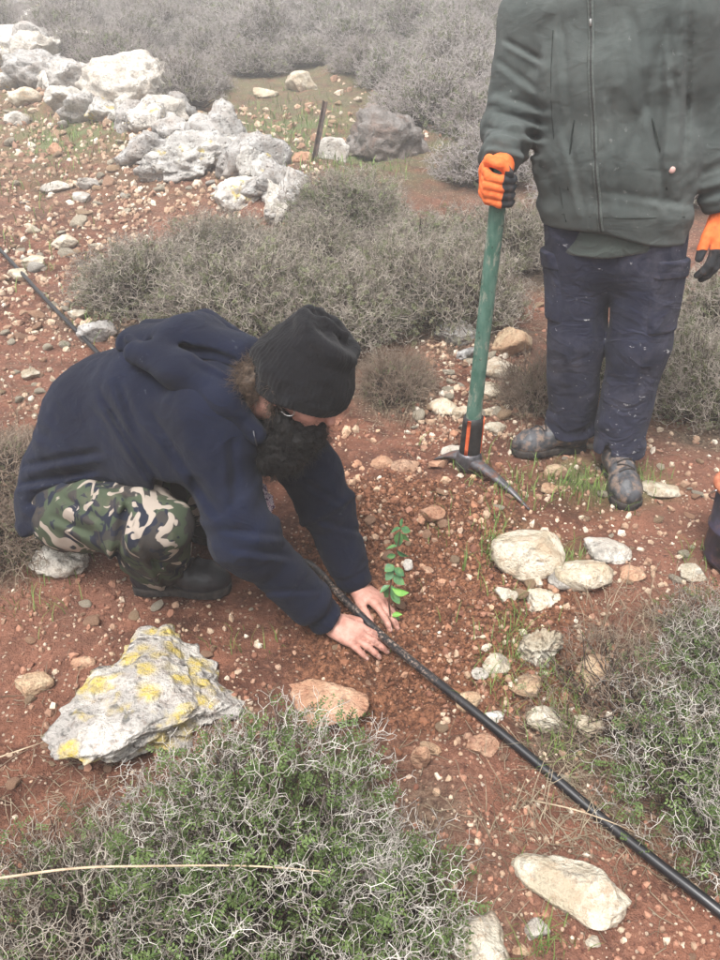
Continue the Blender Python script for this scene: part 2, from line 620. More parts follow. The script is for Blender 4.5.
MID_SHRUBS = [
    (150, 302, 0.42, 0.34, 'grey-green thorn shrub behind the crouching man, nearest the left-hand stones'),
    (245, 322, 0.46, 0.38, 'wide grey-green thorn shrub directly behind the hood of the crouching man'),
    (330, 338, 0.40, 0.36, 'grey-green thorn shrub right behind the black knitted hat'),
    (225, 262, 0.36, 0.28, 'pale thorn shrub just below the rough grey ridge rocks'),
    (310, 272, 0.36, 0.30, 'pale thorn shrub below the lowest white rock of the ridge'),
    (395, 310, 0.40, 0.36, 'thorn shrub left of the pickaxe handle'),
    (455, 318, 0.40, 0.40, 'dense thorn shrub right behind the pickaxe handle'),
    (515, 262, 0.38, 0.34, 'thorn shrub half hidden behind the gloved hand on the pickaxe'),
    (430, 262, 0.40, 0.28, 'pale thorn shrub in front of the dark round boulder'),
    (350, 225, 0.40, 0.32, 'thorn shrub in front of the metal stake'),
    (696, 408, 0.30, 0.34, 'grey twiggy shrub standing behind the left leg of the standing man'),
    (625, 385, 0.25, 0.26, 'bare twiggy shrub seen between the legs of the standing man'),
    (730, 345, 0.40, 0.36, 'pale shrub at the right edge below the hanging glove'),
]
DRY_SHRUBS = [
    (4, 478, 0.26, 0.12, 'dry flattened brush at the left edge behind the crouching man'),
    (20, 540, 0.20, 0.09, 'low dry brush at the left edge below the back of the navy hoodie'),
    (538, 405, 0.17, 0.16, 'bare brown brush beside the right trouser leg of the standing man'),
    (395, 392, 0.17, 0.13, 'dry straw-like brush in front of the hat of the crouching man'),
]
def foot(u, v):
    return G([u], [v])[0]
SHRUB_XY = [(foot(s[0], s[1])[:2], s[2]) for s in NEAR_SHRUBS + MID_SHRUBS + DRY_SHRUBS]

# hillside shrubs: a loose scatter up the slope, left open where the photo shows stones and turf
HILL = []
_hr = np.random.default_rng(21)
open_px = [(300, 118, 46, 46), (330, 170, 46, 34), (388, 182, 60, 66)]
yy = 5.4
while yy < 23:
    step = 0.72 + 0.045 * (yy - 5)
    half = 0.52 * yy + 1.0
    xx = -half + _hr.uniform(0, step)
    while xx < half:
        x = xx + _hr.normal(0, 0.12); y = yy + _hr.normal(0, 0.16)
        z = float(H(np.array([x]), np.array([y]))[0])
        dep = y * CP - (z - CAM_Z) * SP
        u = 360 + FPX * x / dep
        v = 480 - FPX * (y * SP + (z - CAM_Z) * CP) / dep
        d, t = seg_dist(np.array([x]), np.array([y]), RA, RB)
        side = (RB[0] - RA[0]) * (y - RA[1]) - (RB[1] - RA[1]) * (x - RA[0])
        ok = True
        if d[0] < 0.35: ok = False
        if side < 0 and u < 330: ok = False          # the stony ground below the ridge stays open
        for a, b, ru, rv in open_px:
            if ((u - a) / ru) ** 2 + ((v - b) / rv) ** 2 < 1: ok = False
        if u < -120 or u > 860: ok = False
        if _hr.uniform() < 0.12: ok = False
        if ok:
            HILL.append((x, y, z, u, v))
        xx += step * _hr.uniform(0.75, 1.3)
    yy += step * 0.86

# ------------------------------------------------------------------ ground
def axis(lo, hi, a, b, fine, grow):
    core = list(np.arange(a, b, fine))
    out, s, x = [], fine, b
    while x < hi:
        out.append(x); s *= grow; x += s
    out.append(hi)
    left, s, x = [], fine, a - fine
    while x > lo:
        left.append(x); s *= grow; x -= s
    left.append(lo)
    return np.array(left[::-1] + core + out)

gx = axis(-34, 34, -1.3, 1.35, 0.0115, 1.04)
gy = axis(-5, 46, 0.75, 3.1, 0.0115, 1.033)
X, Y = np.meshgrid(gx, gy, indexing='ij')
Z = H(X, Y)
V = np.stack([X, Y, Z], -1).reshape(-1, 3)
ny_ = len(gy)
ii = (np.arange(len(gx) - 1)[:, None] * ny_ + np.arange(ny_ - 1)[None]).ravel()
F = np.stack([ii, ii + ny_, ii + ny_ + 1, ii + 1], 1)
xf, yf = V[:, 0], V[:, 1]
rs_ = (RB[0] - RA[0]) * (yf - RA[1]) - (RB[1] - RA[1]) * (xf - RA[0])
veg = sstep(3.2, 7.0, yf) * np.where((rs_ < 0) & (xf < -0.3), 0.25, 0.75)
for (c, r) in SHRUB_XY:
    d = np.hypot(xf - c[0], yf - c[1])
    veg = np.maximum(veg, 1 - sstep(r * 0.75, r * 1.45, d))
dm = dug_mask(xf, yf)
veg *= 1 - dm
green = sstep(4.5, 8, yf) * 0.5
for (u, v, r) in [(65, 140, 0.7), (280, 130, 0.9), (345, 160, 0.8), (500, 540, 0.10), (585, 480, 0.12), (640, 482, 0.1), (480, 130, 1.0), (565, 560, 0.08)]:
    g = foot(u, v)
    green = np.maximum(green, np.exp(-((xf - g[0]) ** 2 + (yf - g[1]) ** 2) / (r * r)))
green *= 1 - dm
MS = m_soil()
obj('ground', mk_mesh('ground', V, F, True, {'veg': veg, 'dug': dm, 'green': green}), MS, kind='structure')

# mist: one even volume round the whole place
def box_mesh(name, lo, hi):
    bm = bmesh.new()
    vs_ = [bm.verts.new((x, y, z)) for x in (lo[0], hi[0]) for y in (lo[1], hi[1]) for z in (lo[2], hi[2])]
    for f in ((0, 1, 3, 2), (4, 6, 7, 5), (0, 4, 5, 1), (2, 3, 7, 6), (0, 2, 6, 4), (1, 5, 7, 3)):
        bm.faces.new([vs_[i] for i in f])
    bmesh.ops.recalc_face_normals(bm, faces=bm.faces)
    me = bpy.data.meshes.new(name); bm.to_mesh(me); bm.free()
    return me
hz = bpy.data.materials.new('mist')
hz.use_nodes = True
hz.node_tree.nodes.clear()
ho = hz.node_tree.nodes.new('ShaderNodeOutputMaterial')
hv = hz.node_tree.nodes.new('ShaderNodeVolumePrincipled')
hv.inputs['Color'].default_value = (0.97, 0.972, 0.975, 1)
hv.inputs['Density'].default_value = 0.0170
hv.inputs['Anisotropy'].default_value = 0.2
hz.node_tree.links.new(hv.outputs[0], ho.inputs['Volume'])
ztop = float(Z.max()) + 1.2
obj('haze', box_mesh('haze', (-36, -6, float(Z.min()) - 1.0), (36, 48, ztop)), hz, kind='stuff')

# ------------------------------------------------------------------ stones
_ico = {}
def ico(n):
    if n not in _ico:
        bm = bmesh.new()
        bmesh.ops.create_icosphere(bm, subdivisions=n, radius=1)
        bm.verts.ensure_lookup_table()
        _ico[n] = (np.array([v.co[:] for v in bm.verts]), np.array([[v.index for v in f.verts] for f in bm.faces]))
        bm.free()
    return _ico[n]

def rock_shape(seed, sub=4, cuts=9, rough=0.05, karst=0.0, sharp=0.92, crag=0.0):
    r = np.random.default_rng(seed)
    V, F = ico(sub)
    V = V.copy()
    for _ in range(cuts):
        d = nrm(r.normal(size=3))
        o = r.uniform(0.42, 0.86)
        s = V @ d - o
        V -= np.outer(np.where(s > 0, s * sharp, 0), d)
    n = nrm(V)
    V += n * (rough * 1.6 * fbm(V * 1.7 + seed, 3, seed))[:, None]
    V += n * (rough * 0.5 * fbm(V * 6 + seed, 2, seed + 9))[:, None]
    if karst:
        k = 1 - np.abs(fbm(V * 3.1 + seed, 3, seed + 3))
        V += n * (karst * (k - 0.6))[:, None]
        p = vnoise(V * 6.5, seed + 5)
        V -= n * (karst * 0.55 * sstep(0.25, 0.7, p))[:, None]
    if crag:
        n = nrm(V)
        V += n * (crag * (0.055 * fbm(V * 4.3, 2, seed + 21) + 0.035 * fbm(V * 11, 2, seed + 22) + 0.016 * fbm(V * 27, 2, seed + 23)))[:, None]
    V /= (V.max(0) - V.min(0)) / 2
    V -= (V.max(0) + V.min(0)) / 2
    return V, F

M_CREAM = m_stone('cream_limestone', (0.63, 0.585, 0.49), (0.44, 0.385, 0.29), (0.30, 0.23, 0.16), stain=(0.40, 0.24, 0.14), stain_amt=0.35, grey=0.45)
M_WHITE = m_stone('white_limestone', (0.66, 0.63, 0.58), (0.46, 0.43, 0.39), (0.24, 0.23, 0.21), stain=(0.36, 0.26, 0.18), stain_amt=0.25, grey=0.35)
M_TAN = m_stone('tan_limestone', (0.52, 0.40, 0.27), (0.42, 0.28, 0.18), (0.24, 0.15, 0.10), stain=(0.34, 0.16, 0.09), stain_amt=0.55, grey=0.2)
M_ORANGE = m_stone('orange_stained_stone', (0.54, 0.36, 0.25), (0.43, 0.255, 0.165), (0.25, 0.13, 0.085), stain=(0.28, 0.10, 0.06), stain_amt=0.5, grey=0.05)
M_GREY = m_stone('grey_karst_limestone', (0.50, 0.49, 0.48), (0.36, 0.345, 0.33), (0.15, 0.145, 0.14), stain=(0.32, 0.22, 0.15), stain_amt=0.3, grey=0.6, pits=0.9)
M_DARK = m_stone('dark_grey_boulder', (0.25, 0.235, 0.225), (0.16, 0.145, 0.135), (0.08, 0.07, 0.065), stain=(0.22, 0.12, 0.08), stain_amt=0.4, grey=0.3)
M_LICH = m_stone('lichen_limestone', (0.56, 0.535, 0.50), (0.37, 0.35, 0.33), (0.16, 0.15, 0.14), stain=(0.38, 0.26, 0.2), stain_amt=0.15, lichen=1.35, grey=0.85, pits=0.8, zstain=0.2)
M_RLICH = m_stone('ridge_limestone', (0.70, 0.68, 0.64), (0.48, 0.46, 0.44), (0.22, 0.21, 0.2), stain=(0.36, 0.28, 0.2), stain_amt=0.2, lichen=0.25, grey=0.55, pits=0.8)
MK = dict(c=M_CREAM, w=M_WHITE, t=M_TAN, o=M_ORANGE, g=M_GREY, d=M_DARK, l=M_LICH, r=M_RLICH)

def stone(u, v, w, h, kind, label, rot=0, seed=None, flat=0.6, deep=0.8, karst=0.0, rough=0.05, sub=4, sink=0.33, name='stone', cat='stone', group=None, cuts=9, tilt=0.0, crag=0.35):
    """u,v: photo position of the stone's middle; w,h: size there; flat: height / width"""
    seed = seed if seed is not None else int(u * 7 + v * 13)
    g = foot(u, v + h * 0.22)
    D = float(depth_of(g))
    a = w * D / FPX / 2
    V, F = rock_shape(seed, sub, cuts, rough, karst, crag=crag)
    c = math.cos(rot); s = math.sin(rot)
    V = V * np.array([a, a * deep, a * flat])
    R = np.array([[c, -s, 0], [s, c, 0], [0, 0, 1]])
    ct, st_ = math.cos(tilt), math.sin(tilt)
    R = R @ np.array([[ct, 0, st_], [0, 1, 0], [-st_, 0, ct]])
    V = V @ R.T
    # keep the seen width
    ex = (V[:, 0].max() - V[:, 0].min()) / 2
    V *= a / ex
    zb = V[:, 2].min()
    hgt = V[:, 2].max() - zb
    o = obj(name, mk_mesh(name, V, F), MK[kind], label=label, cat=cat, group=group,
            loc=(g[0], g[1], g[2] - zb - hgt * sink))
    return o

RG = 'limestone rocks of the ridge'
for (u, v, w, h, k, lab, kw) in [
    (10, 8, 60, 30, 'g', 'brownish grey cap rock at the very top left corner', dict(karst=.12)),
    (50, 26, 84, 40, 'r', 'whitish rock second from the top of the left ridge', dict(karst=.15)),
    (22, 45, 80, 40, 'r', 'pale rock with a yellow lichen stain at the left edge of the ridge', dict(flat=.5)),
    (70, 48, 62, 44, 'r', 'white rock in the ridge left of the big smooth one, upper', dict(karst=.15)),
    (44, 68, 62, 36, 'g', 'knobbly grey rock under the lichen-stained ridge rock', dict(karst=.3)),
    (80, 74, 56, 44, 'g', 'knobbly grey-white rock touching the big smooth white rock', dict(karst=.3)),
    (126, 82, 98, 62, 'w', 'big smooth white rock, largest of the left ridge', dict(flat=.75, karst=.06)),
    (164, 106, 44, 36, 'w', 'small white rock at the right foot of the big smooth ridge rock', dict()),
    (108, 99, 32, 15, 'w', 'narrow flat white stone under the big smooth ridge rock', dict(flat=.4)),
    (146, 148, 54, 28, 'g', 'dark-edged grey rock low in the middle of the ridge', dict(karst=.25)),
    (186, 156, 82, 44, 'r', 'rough white rock with one yellow lichen spot mid ridge', dict(karst=.25)),
    (222, 134, 58, 46, 'g', 'upright rough grey rock right of the ridge middle', dict(karst=.28, flat=.8)),
    (254, 156, 66, 50, 'g', 'jagged grey-white rock in the lower ridge', dict(karst=.3, flat=.75)),
    (284, 178, 46, 46, 'g', 'jagged grey rock near the lower end of the ridge', dict(karst=.3, flat=.9)),
    (288, 205, 38, 34, 'g', 'dark hollowed grey rock beside the lowest white ridge rock', dict(karst=.25)),
    (314, 213, 34, 28, 'w', 'rounded white rock at the lower right end of the ridge', dict()),
    (240, 192, 50, 26, 'r', 'low pale rock under the jagged ridge rocks', dict(karst=.2)),
    (178, 128, 44, 26, 'g', 'rough grey rock filling the gap below the small white ridge rock', dict(karst=.2)),
    (142, 122, 30, 18, 'r', 'low pale rock left of the ridge gap', dict(karst=.2)),
    (262, 186, 40, 26, 'g', 'broken grey rock at the foot of the jagged ridge rocks', dict(karst=.2)),
    (205, 125, 40, 22, 't', 'tan slab lying on the ridge left of the upright grey rock', dict(flat=.4)),
]:
    kw['karst'] = kw.get('karst', 0) * 0.6
    big = 1.0 if w > 90 else 1.22
    stone(u, v, w * big, h, k, lab, name='ridge_rock', cat='rock', group=RG, sub=5 if w > 70 else 4, sink=0.45, rough=.06, crag=1.0, **kw)

for (u, v, w, h, k, lab, kw) in [
    (386, 138, 90, 60, 'd', 'big dark rounded boulder on the slope right of the metal stake', dict(flat=.72, karst=.05, cuts=4, rough=.09, crag=1.2, cat='boulder', name='boulder', sub=5)),
    (330, 152, 40, 36, 'w', 'white angular rock right beside the metal stake', dict(flat=.8, rough=.03, cuts=12)),
    (302, 84, 34, 26, 'c', 'pale rounded rock on the green slope above the stake', dict(flat=.75)),
    (266, 93, 26, 14, 'c', 'flat cream stone on the green slope left of the pale rounded rock', dict(flat=.45)),
    (301, 157, 22, 18, 'o', 'orange stone at the foot of the metal stake', dict()),
    (512, 343, 42, 38, 't', 'tan block right of the pickaxe handle', dict(flat=.85, rough=.03, cuts=12, deep=.9)),
    (455, 333, 44, 26, 'g', 'grey stone behind the pickaxe handle, under the shrub', dict(karst=.15)),
    (468, 352, 26, 22, 'g', 'small grey stone left of the pickaxe handle', dict()),
    (498, 368, 40, 20, 'c', 'cream stone right of the middle of the pickaxe handle', dict(flat=.5)),
    (486, 390, 38, 18, 'c', 'flat cream stone low behind the pickaxe handle', dict(flat=.4)),
    (447, 405, 36, 18, 'c', 'pale slab left of the lower pickaxe handle', dict(flat=.4, rot=-.5)),
    (462, 412, 22, 16, 'c', 'small cream stone next to the pale slab near the pickaxe', dict()),
    (494, 428, 24, 14, 'c', 'pale stone between the pickaxe collar and the boot', dict()),
    (488, 412, 16, 14, 'c', 'round yellowish stone touching the green handle foot', dict()),
    (452, 452, 24, 16, 'w', 'white stone behind the left arm of the pick head', dict()),
    (526, 548, 74, 44, 'c', 'large smooth cream stone below the pick point', dict(flat=.55, rot=-.12, rough=.035, cuts=6)),
    (607, 549, 44, 20, 'w', 'flat white stone right of the large smooth cream one', dict(flat=.38, rot=-.25)),
    (583, 572, 60, 36, 'c', 'tan-white rock sunk behind the dry shrub', dict(flat=.5)),
    (563, 578, 30, 20, 'w', 'small white stone left of the tan-white sunken rock', dict(flat=.6)),
    (631, 572, 28, 24, 'o', 'orange stone right of the tan-white sunken rock', dict()),
    (506, 592, 24, 20, 'c', 'small cream stone below the large smooth one', dict()),
    (543, 598, 38, 28, 'c', 'cream-brown stone with rough top below the tan-white rock', dict(karst=.12)),
    (541, 646, 48, 50, 'c', 'hollow pitted stone like a skull among the dry twigs', dict(flat=.95, karst=.4, sub=5, rough=.07)),
    (526, 682, 34, 24, 't', 'tan stone tucked under the hollow pitted one', dict()),
    (545, 714, 42, 46, 'c', 'pitted round cream stone below the hollow one', dict(flat=.8, karst=.12, sub=5)),
    (496, 662, 30, 26, 'c', 'pale stone left of the hollow pitted one', dict()),
    (480, 672, 18, 14, 'w', 'little white stone left of the pale one above the pipe', dict()),
    (468, 698, 26, 28, 't', 'tan stone just above the pipe', dict(flat=.8)),
    (494, 712, 22, 26, 'w', 'narrow whitish stone between the pipe and the round cream stone', dict()),
    (482, 741, 34, 22, 'o', 'flat orange-tan stone just below the pipe', dict(flat=.45)),
    (590, 664, 50, 36, 't', 'brown-tan rock half under the bare shrub', dict(flat=.5)),
    (588, 722, 30, 22, 'c', 'dull stone in the dry twigs right of the round cream stone', dict()),
    (322, 702, 84, 52, 'o', 'large flat orange-tan rock in front of the near hand', dict(flat=.32, deep=.75, rot=-.3, sub=5, rough=.06)),
    (420, 758, 20, 40, 'o', 'upright orange sliver of stone at the edge of the shrub', dict(flat=1.7, deep=.6, sink=.2)),
    (430, 745, 22, 18, 't', 'small brown stone behind the upright orange sliver', dict()),
    (566, 881, 108, 66, 'c', 'long cream block with grey patches below the pipe', dict(flat=.42, rot=-.45, deep=.5, sub=5, rough=.04, cuts=12)),
    (478, 932, 62, 74, 'c', 'tall cream rock at the bottom edge', dict(flat=.7, sub=5, rough=.05, deep=1.1)),
    (537, 926, 26, 30, 'w', 'small white stone between the two big cream rocks at the bottom', dict(flat=.8)),
    (593, 939, 16, 18, 'c', 'small buff stone right of the small white one at the bottom', dict()),
    (520, 948, 18, 14, 't', 'little tan stone at the bottom edge', dict()),
    (142, 680, 186, 60, 'l', 'large grey-white rock covered with yellow lichen in front of the crouching man', dict(flat=.30, deep=.95, rot=.45, karst=.05, sub=6, rough=.07, sink=.3, cat='rock', name='lichen_rock', seed=17, crag=0.95, cuts=12)),
    (35, 681, 40, 30, 't', 'brown-tan stone left of the lichen-covered rock', dict(flat=.5)),
    (84, 662, 24, 20, 'o', 'orange stone touching the left side of the lichen-covered rock', dict()),
    (60, 556, 58, 44, 'w', 'broken whitish rock under the seat of the crouching man', dict(flat=.5, karst=.2)),
    (50, 534, 30, 22, 'w', 'white stone peeping out beneath the navy hoodie', dict(flat=.7)),
    (660, 486, 38, 26, 'c', 'flat cream stone right of the front boot', dict(flat=.35)),
    (408, 565, 10, 16, 'w', 'tiny bright white stone behind the seedling', dict(flat=1.1, sink=.1)),
    (556, 470, 26, 20, 't', 'tan stone in front of the side-turned boot', dict()),
    (549, 487, 18, 14, 't', 'small brown stone below the side-turned boot', dict()),
    (425, 570, 20, 12, 'o', 'flat reddish stone in the dug soil right of the seedling', dict(flat=.4)),
    (433, 512, 26, 20, 'o', 'reddish clod-covered stone on the heap of dug soil', dict()),
    (405, 465, 30, 18, 'o', 'orange stone on top of the soil heap', dict()),
    (382, 462, 24, 16, 'o', 'orange-tan stone on the soil heap nearest the hat', dict()),
    (438, 462, 20, 22, 'o', 'orange stone against the left arm of the pick head', dict()),
    (100, 331, 40, 28, 'g', 'grey-green stone beside the far stretch of pipe, next to the hood', dict(karst=.15)),
    (78, 314, 20, 18, 'c', 'cream stone beside the far pipe above the grey-green one', dict()),
    (20, 280, 22, 14, 'c', 'pale stone leaning on the far pipe', dict(sink=-.1)),
    (57, 187, 28, 16, 'w', 'flat white stone on the left slope under the grassy patch', dict(flat=.5)),
    (89, 184, 24, 15, 'w', 'white stone right of the flat white one on the left slope', dict(flat=.6)),
    (81, 196, 18, 16, 'w', 'small bright white stone below the pair on the left slope', dict()),
    (56, 150, 16, 14, 'o', 'orange stone in the grassy patch on the left slope', dict(flat=.9)),
    (25, 98, 34, 18, 'c', 'pale slab left of the grassy patch under the ridge', dict()),
    (18, 118, 26, 20, 'w', 'angular white stone at the left edge under the ridge', dict()),
    (64, 243, 30, 18, 'c', 'cream stone on the left slope above the far pipe', dict()),
    (35, 262, 22, 14, 'c', 'flat cream stone just above the far pipe', dict()),
    (33, 228, 16, 16, 'c', 'rounded cream stone on the middle of the left slope', dict()),
    (30, 374, 20, 10, 'c', 'white chip on the path below the far pipe', dict(flat=.5)),
    (692, 572, 26, 16, 'c', 'pale stone left of the foot of the bucket', dict()),
]:
    kw.setdefault('cat', 'stone')
    stone(u, v, w, h, k, lab, **kw)

# the ridge goes on between its big rocks as broken, half-buried pieces
_rr = np.random.default_rng(77)
for i in range(30):
    t = (i + _rr.uniform(0, 1)) / 30
    u = 8 + 300 * t + _rr.normal(0, 7); v = 52 + 150 * t ** 1.0 + 16 * math.sin(t * 7) + _rr.normal(0, 9)
    w = _rr.uniform(20, 46)
    stone(u, v, w, w * 0.6, 'rgwgr'[i % 5], 'broken half-buried pale rock of the ridge between its bigger rocks', name='ridge_rock', cat='rock', group='broken rocks between the big ridge rocks',
          sub=4 if w > 32 else 3, sink=0.35, rough=.05, crag=0.9, cuts=14, flat=_rr.uniform(0.5, 1.0), rot=_rr.uniform(0, 3), seed=900 + i, karst=0.08)

# smaller loose stones: counted groups, alike within each
PROTO = []
for i in range(10):
    Vp, Fp = rock_shape(500 + i, 2, 8, 0.05, 0.08 if i % 3 == 0 else 0)
    PROTO.append(mk_mesh('loose_stone', Vp, Fp, smooth=(i % 2 == 0)))
PROTO_M = {}
def proto_mesh(i, k):
    if (i, k) not in PROTO_M:
        me = PROTO[i].copy(); me.materials.clear(); me.materials.append(MK[k]); PROTO_M[(i, k)] = me
    return PROTO_M[(i, k)]

def scatter(n, poly, smin_, smax_, kinds, label, group, seed, px=True):
    r = np.random.default_rng(seed)
    (u0, u1, v0, v1) = poly
    us = r.uniform(u0, u1, n); vs2 = r.uniform(v0, v1, n)
    g = G(us, vs2)
    for i in range(n):
        D = float(depth_of(g[i]))
        s = (smin_ + (smax_ - smin_) * r.uniform() ** 2.2) * D / FPX / 2
        k = kinds[r.integers(len(kinds))]
        o = bpy.data.objects.new('loose_stone', proto_mesh(int(r.integers(10)), k))
        COL.objects.link(o)
        f = r.uniform(0.35, 0.75)
        o.location = (g[i, 0], g[i, 1], g[i, 2] + s * f * 0.35)
        o.scale = (s * r.uniform(0.85, 1.25), s * r.uniform(0.65, 1.0), s * f)
        o.rotation_euler = (r.normal(0, 0.22), r.normal(0, 0.22), r.uniform(0, 6.28))
        o['label'] = label; o['category'] = 'stone'; o['group'] = group

scatter(72, (0, 130, 95, 335), 8, 22, 'cccwto', 'small pale stone lying loose on the left slope below the ridge', 'loose stones on the left slope', 1)
scatter(26, (120, 215, 105, 200), 8, 20, 'cwto', 'small loose stone among the ridge rocks', 'rubble among the ridge rocks', 2)
scatter(34, (415, 530, 345, 440), 7, 20, 'cccto', 'small pale stone on the stony path around the pickaxe handle', 'stones on the path by the pickaxe', 3)
scatter(40, (480, 705, 430, 600), 6, 17, 'cctoo', 'small stone on the trodden soil around the boots and bucket', 'stones around the boots', 4)
scatter(34, (330, 470, 440, 700), 6, 15, 'ooot', 'small reddish stone in the freshly dug soil', 'stones in the dug soil', 5)
scatter(26, (0, 250, 595, 790), 6, 16, 'ooct', 'small stone on the red soil around the lichen-covered rock', 'stones around the lichen rock', 6)
scatter(18, (440, 720, 720, 960), 6, 16, 'ooct', 'small stone on the red soil along the near pipe', 'stones along the near pipe', 7)
scatter(26, (0, 110, 330, 470), 6, 14, 'occt', 'small stone on the reddish path behind the crouching man', 'stones on the path at left', 8)
scatter(16, (330, 460, 75, 130), 7, 16, 'ct', 'small hazy stone on the bare patch above the dark boulder', 'stones above the dark boulder', 9)
scatter(14, (55, 260, 560, 620), 5, 12, 'ooc', 'small stone beside the shoe of the crouching man', 'stones beside the shoe', 10)
scatter(8, (530, 600, 270, 350), 6, 14, 'ot', 'small stone on the red bank behind the standing man', 'stones behind the standing man', 12)

# grit and clods: beyond counting
def crumbs(name, pts, size, mat, seed, smooth=False):
    r = np.random.default_rng(seed)
    V0, F0 = ico(1)
    n = len(pts)
    rot = r.normal(size=(n, 3, 3))
    q, _ = np.linalg.qr(rot)
    sc = size[:, None] * r.uniform(0.55, 1.15, (n, 3))
    jit = 1 + r.uniform(-0.28, 0.28, (n, len(V0), 1))
    VV = np.einsum('nij,nkj->nki', q, V0[None] * jit * sc[:, None, :]) + pts[:, None]
    FF = (np.arange(n) * len(V0))[:, None, None] + F0[None]
    tone = np.repeat(r.uniform(size=n), len(V0))
    return obj(name, mk_mesh(name, VV.reshape(-1, 3), FF.reshape(-1, 3), smooth, {'tone': tone}), mat, kind='stuff')

def m_crumb(name, stops):
    m = Mat(name, 0.92, 0.2)
    c = m.ramp(m.attr('tone'), stops)
    m.color(m.mix(m.math('MULTIPLY', m.thr(m.noise(60, 4, 0.65), 0.42, 0.7), 0.6), c, (0.17, 0.085, 0.058)))
    m.bump(m.noise(160, 3, 0.6), 0.5, 0.004)
    return m.m
M_CLOD = m_crumb('soil_crumbs', [(0.0, (0.065, 0.025, 0.013)), (0.6, (0.20, 0.085, 0.047)), (0.9, (0.30, 0.145, 0.085)), (1.0, (0.42, 0.26, 0.17))])
M_GRIT = m_crumb('pale_grit', [(0.0, (0.24, 0.12, 0.08)), (0.6, (0.40, 0.26, 0.18)), (1.0, (0.60, 0.50, 0.39))])
M_RUB = m_crumb('limestone_rubble', [(0.0, (0.26, 0.145, 0.10)), (0.5, (0.40, 0.28, 0.19)), (0.8, (0.55, 0.45, 0.34)), (1.0, (0.68, 0.62, 0.52))])
M_RGRIT = m_crumb('red_grit', [(0.0, (0.15, 0.06, 0.04)), (1.0, (0.40, 0.21, 0.14))])
n = 12000
pp = np.stack([rng.normal(DUG[0], 0.28, n), rng.normal(DUG[1], 0.37, n)], 1)
pp = pp[rng.uniform(size=n) < dug_mask(pp[:, 0], pp[:, 1]) + 0.04]
sz = 0.0016 + 0.0036 * rng.uniform(size=len(pp)) ** 2 + 0.009 * rng.uniform(size=len(pp)) ** 14
zz = H(pp[:, 0], pp[:, 1])
crumbs('soil_clods', np.column_stack([pp, zz + sz * 0.25]), sz, M_CLOD, 31)
n = 12000
us = rng.uniform(-200, 920, n); vs2 = 250 + 740 * rng.uniform(size=n) ** 0.8
g = G(us, vs2)
dens = 0.10 + 0.9 * sstep(0.0, 0.5, fbm(g * 2.6, 3, 40))
g = g[rng.uniform(size=n) < dens]
sz = (1.0 + 3.6 * rng.uniform(size=len(g)) ** 3) * depth_of(g) / FPX
half = rng.uniform(size=len(g)) < 0.35
g[:, 2] += sz * 0.2
us, vs2 = [], []
for (u0, u1, v0, v1, k) in [(0, 150, 90, 345, 1500), (120, 330, 105, 225, 800), (415, 530, 335, 445, 480), (480, 720, 430, 600, 420), (330, 470, 430, 560, 90), (0, 120, 340, 480, 200), (330, 470, 75, 150, 160), (430, 620, 600, 760, 200), (0, 260, 590, 800, 200), (420, 720, 760, 960, 160)]:
    us.append(rng.uniform(u0, u1, k)); vs2.append(rng.uniform(v0, v1, k))
g2 = G(np.hstack(us), np.hstack(vs2))
s2 = (1.6 + 3.4 * rng.uniform(size=len(g2)) ** 2.5) * depth_of(g2) / FPX
g2[:, 2] += s2 * 0.2
crumbs('pale_rubble', g2, s2, M_RUB, 34)
uo, vo_ = rng.uniform(325, 500, 1500), rng.uniform(430, 620, 1500)
g3 = G(uo, vo_)
keep = (rng.uniform(size=1500) < 0.15 + 0.85 * sstep(-0.2, 0.35, fbm(g3 * 6, 2, 44))) & (rng.uniform(size=1500) < np.where(vo_ < 540, 1.0, 0.35))
g3 = g3[keep]
s3 = (1.2 + 4.6 * rng.uniform(size=len(g3)) ** 3.5) * depth_of(g3) / FPX
g3[:, 2] += s3 * 0.2
crumbs('orange_rubble', g3, s3, m_crumb('orange_rubble', [(0.0, (0.22, 0.095, 0.055)), (0.55, (0.40, 0.20, 0.12)), (1.0, (0.58, 0.40, 0.27))]), 35)
crumbs('pale_gravel', g[half], sz[half], M_GRIT, 32)
crumbs('red_gravel', g[~half], sz[~half], M_RGRIT, 33)

# ------------------------------------------------------------------ irrigation pipe
pipe_px = [(-60, 190), (0, 250), (48, 302), (95, 350), (160, 420), (235, 492), (285, 540), (312, 566), (345, 600), (380, 634), (420, 668), (470, 708), (530, 757), (600, 817), (660, 865), (720, 912), (800, 980)]
gp = G([p[0] for p in pipe_px], [p[1] for p in pipe_px])
lift = [0.03, 0.03, 0.026, 0.02] + [-0.02, -0.05, -0.05, 0.006, 0.026, 0.034, 0.026, 0.018] + [0.014] * 5
R_PIPE = 0.0112
# a raised pipe shifts up in view: drop it back along the sight line
pts = []
for (q, l) in zip(gp, lift):
    dirv = nrm(np.array([0, 0, CAM_Z]) - q)
    pts.append(q + dirv * (max(l, 0) / max(dirv[2], 0.2)) if l > 0 else q + np.array([0, 0, l]))
pc = catmull(pts, 10)
Vp, Fp = sweep(pc, R_PIPE, 16)
m = Mat('black_polythene', 0.38, 0.5)
g_ = m.coord('Object')
band = m.attr('mud')
mud = m.math('MULTIPLY', m.thr(m.noise(150, 6, 0.75, g_), 0.51, 0.60), m.math('MULTIPLY', band, m.thr(m.noise(22, 3, 0.6, g_), 0.36, 0.58)))
dustm = m.math('MULTIPLY', m.thr(m.noise(12, 5, 0.6, g_), 0.45, 0.75), 0.10)
c = m.mix(dustm, (0.009, 0.009, 0.011), (0.09, 0.075, 0.07))
c = m.mix(mud, c, (0.33, 0.235, 0.18))
m.color(c)
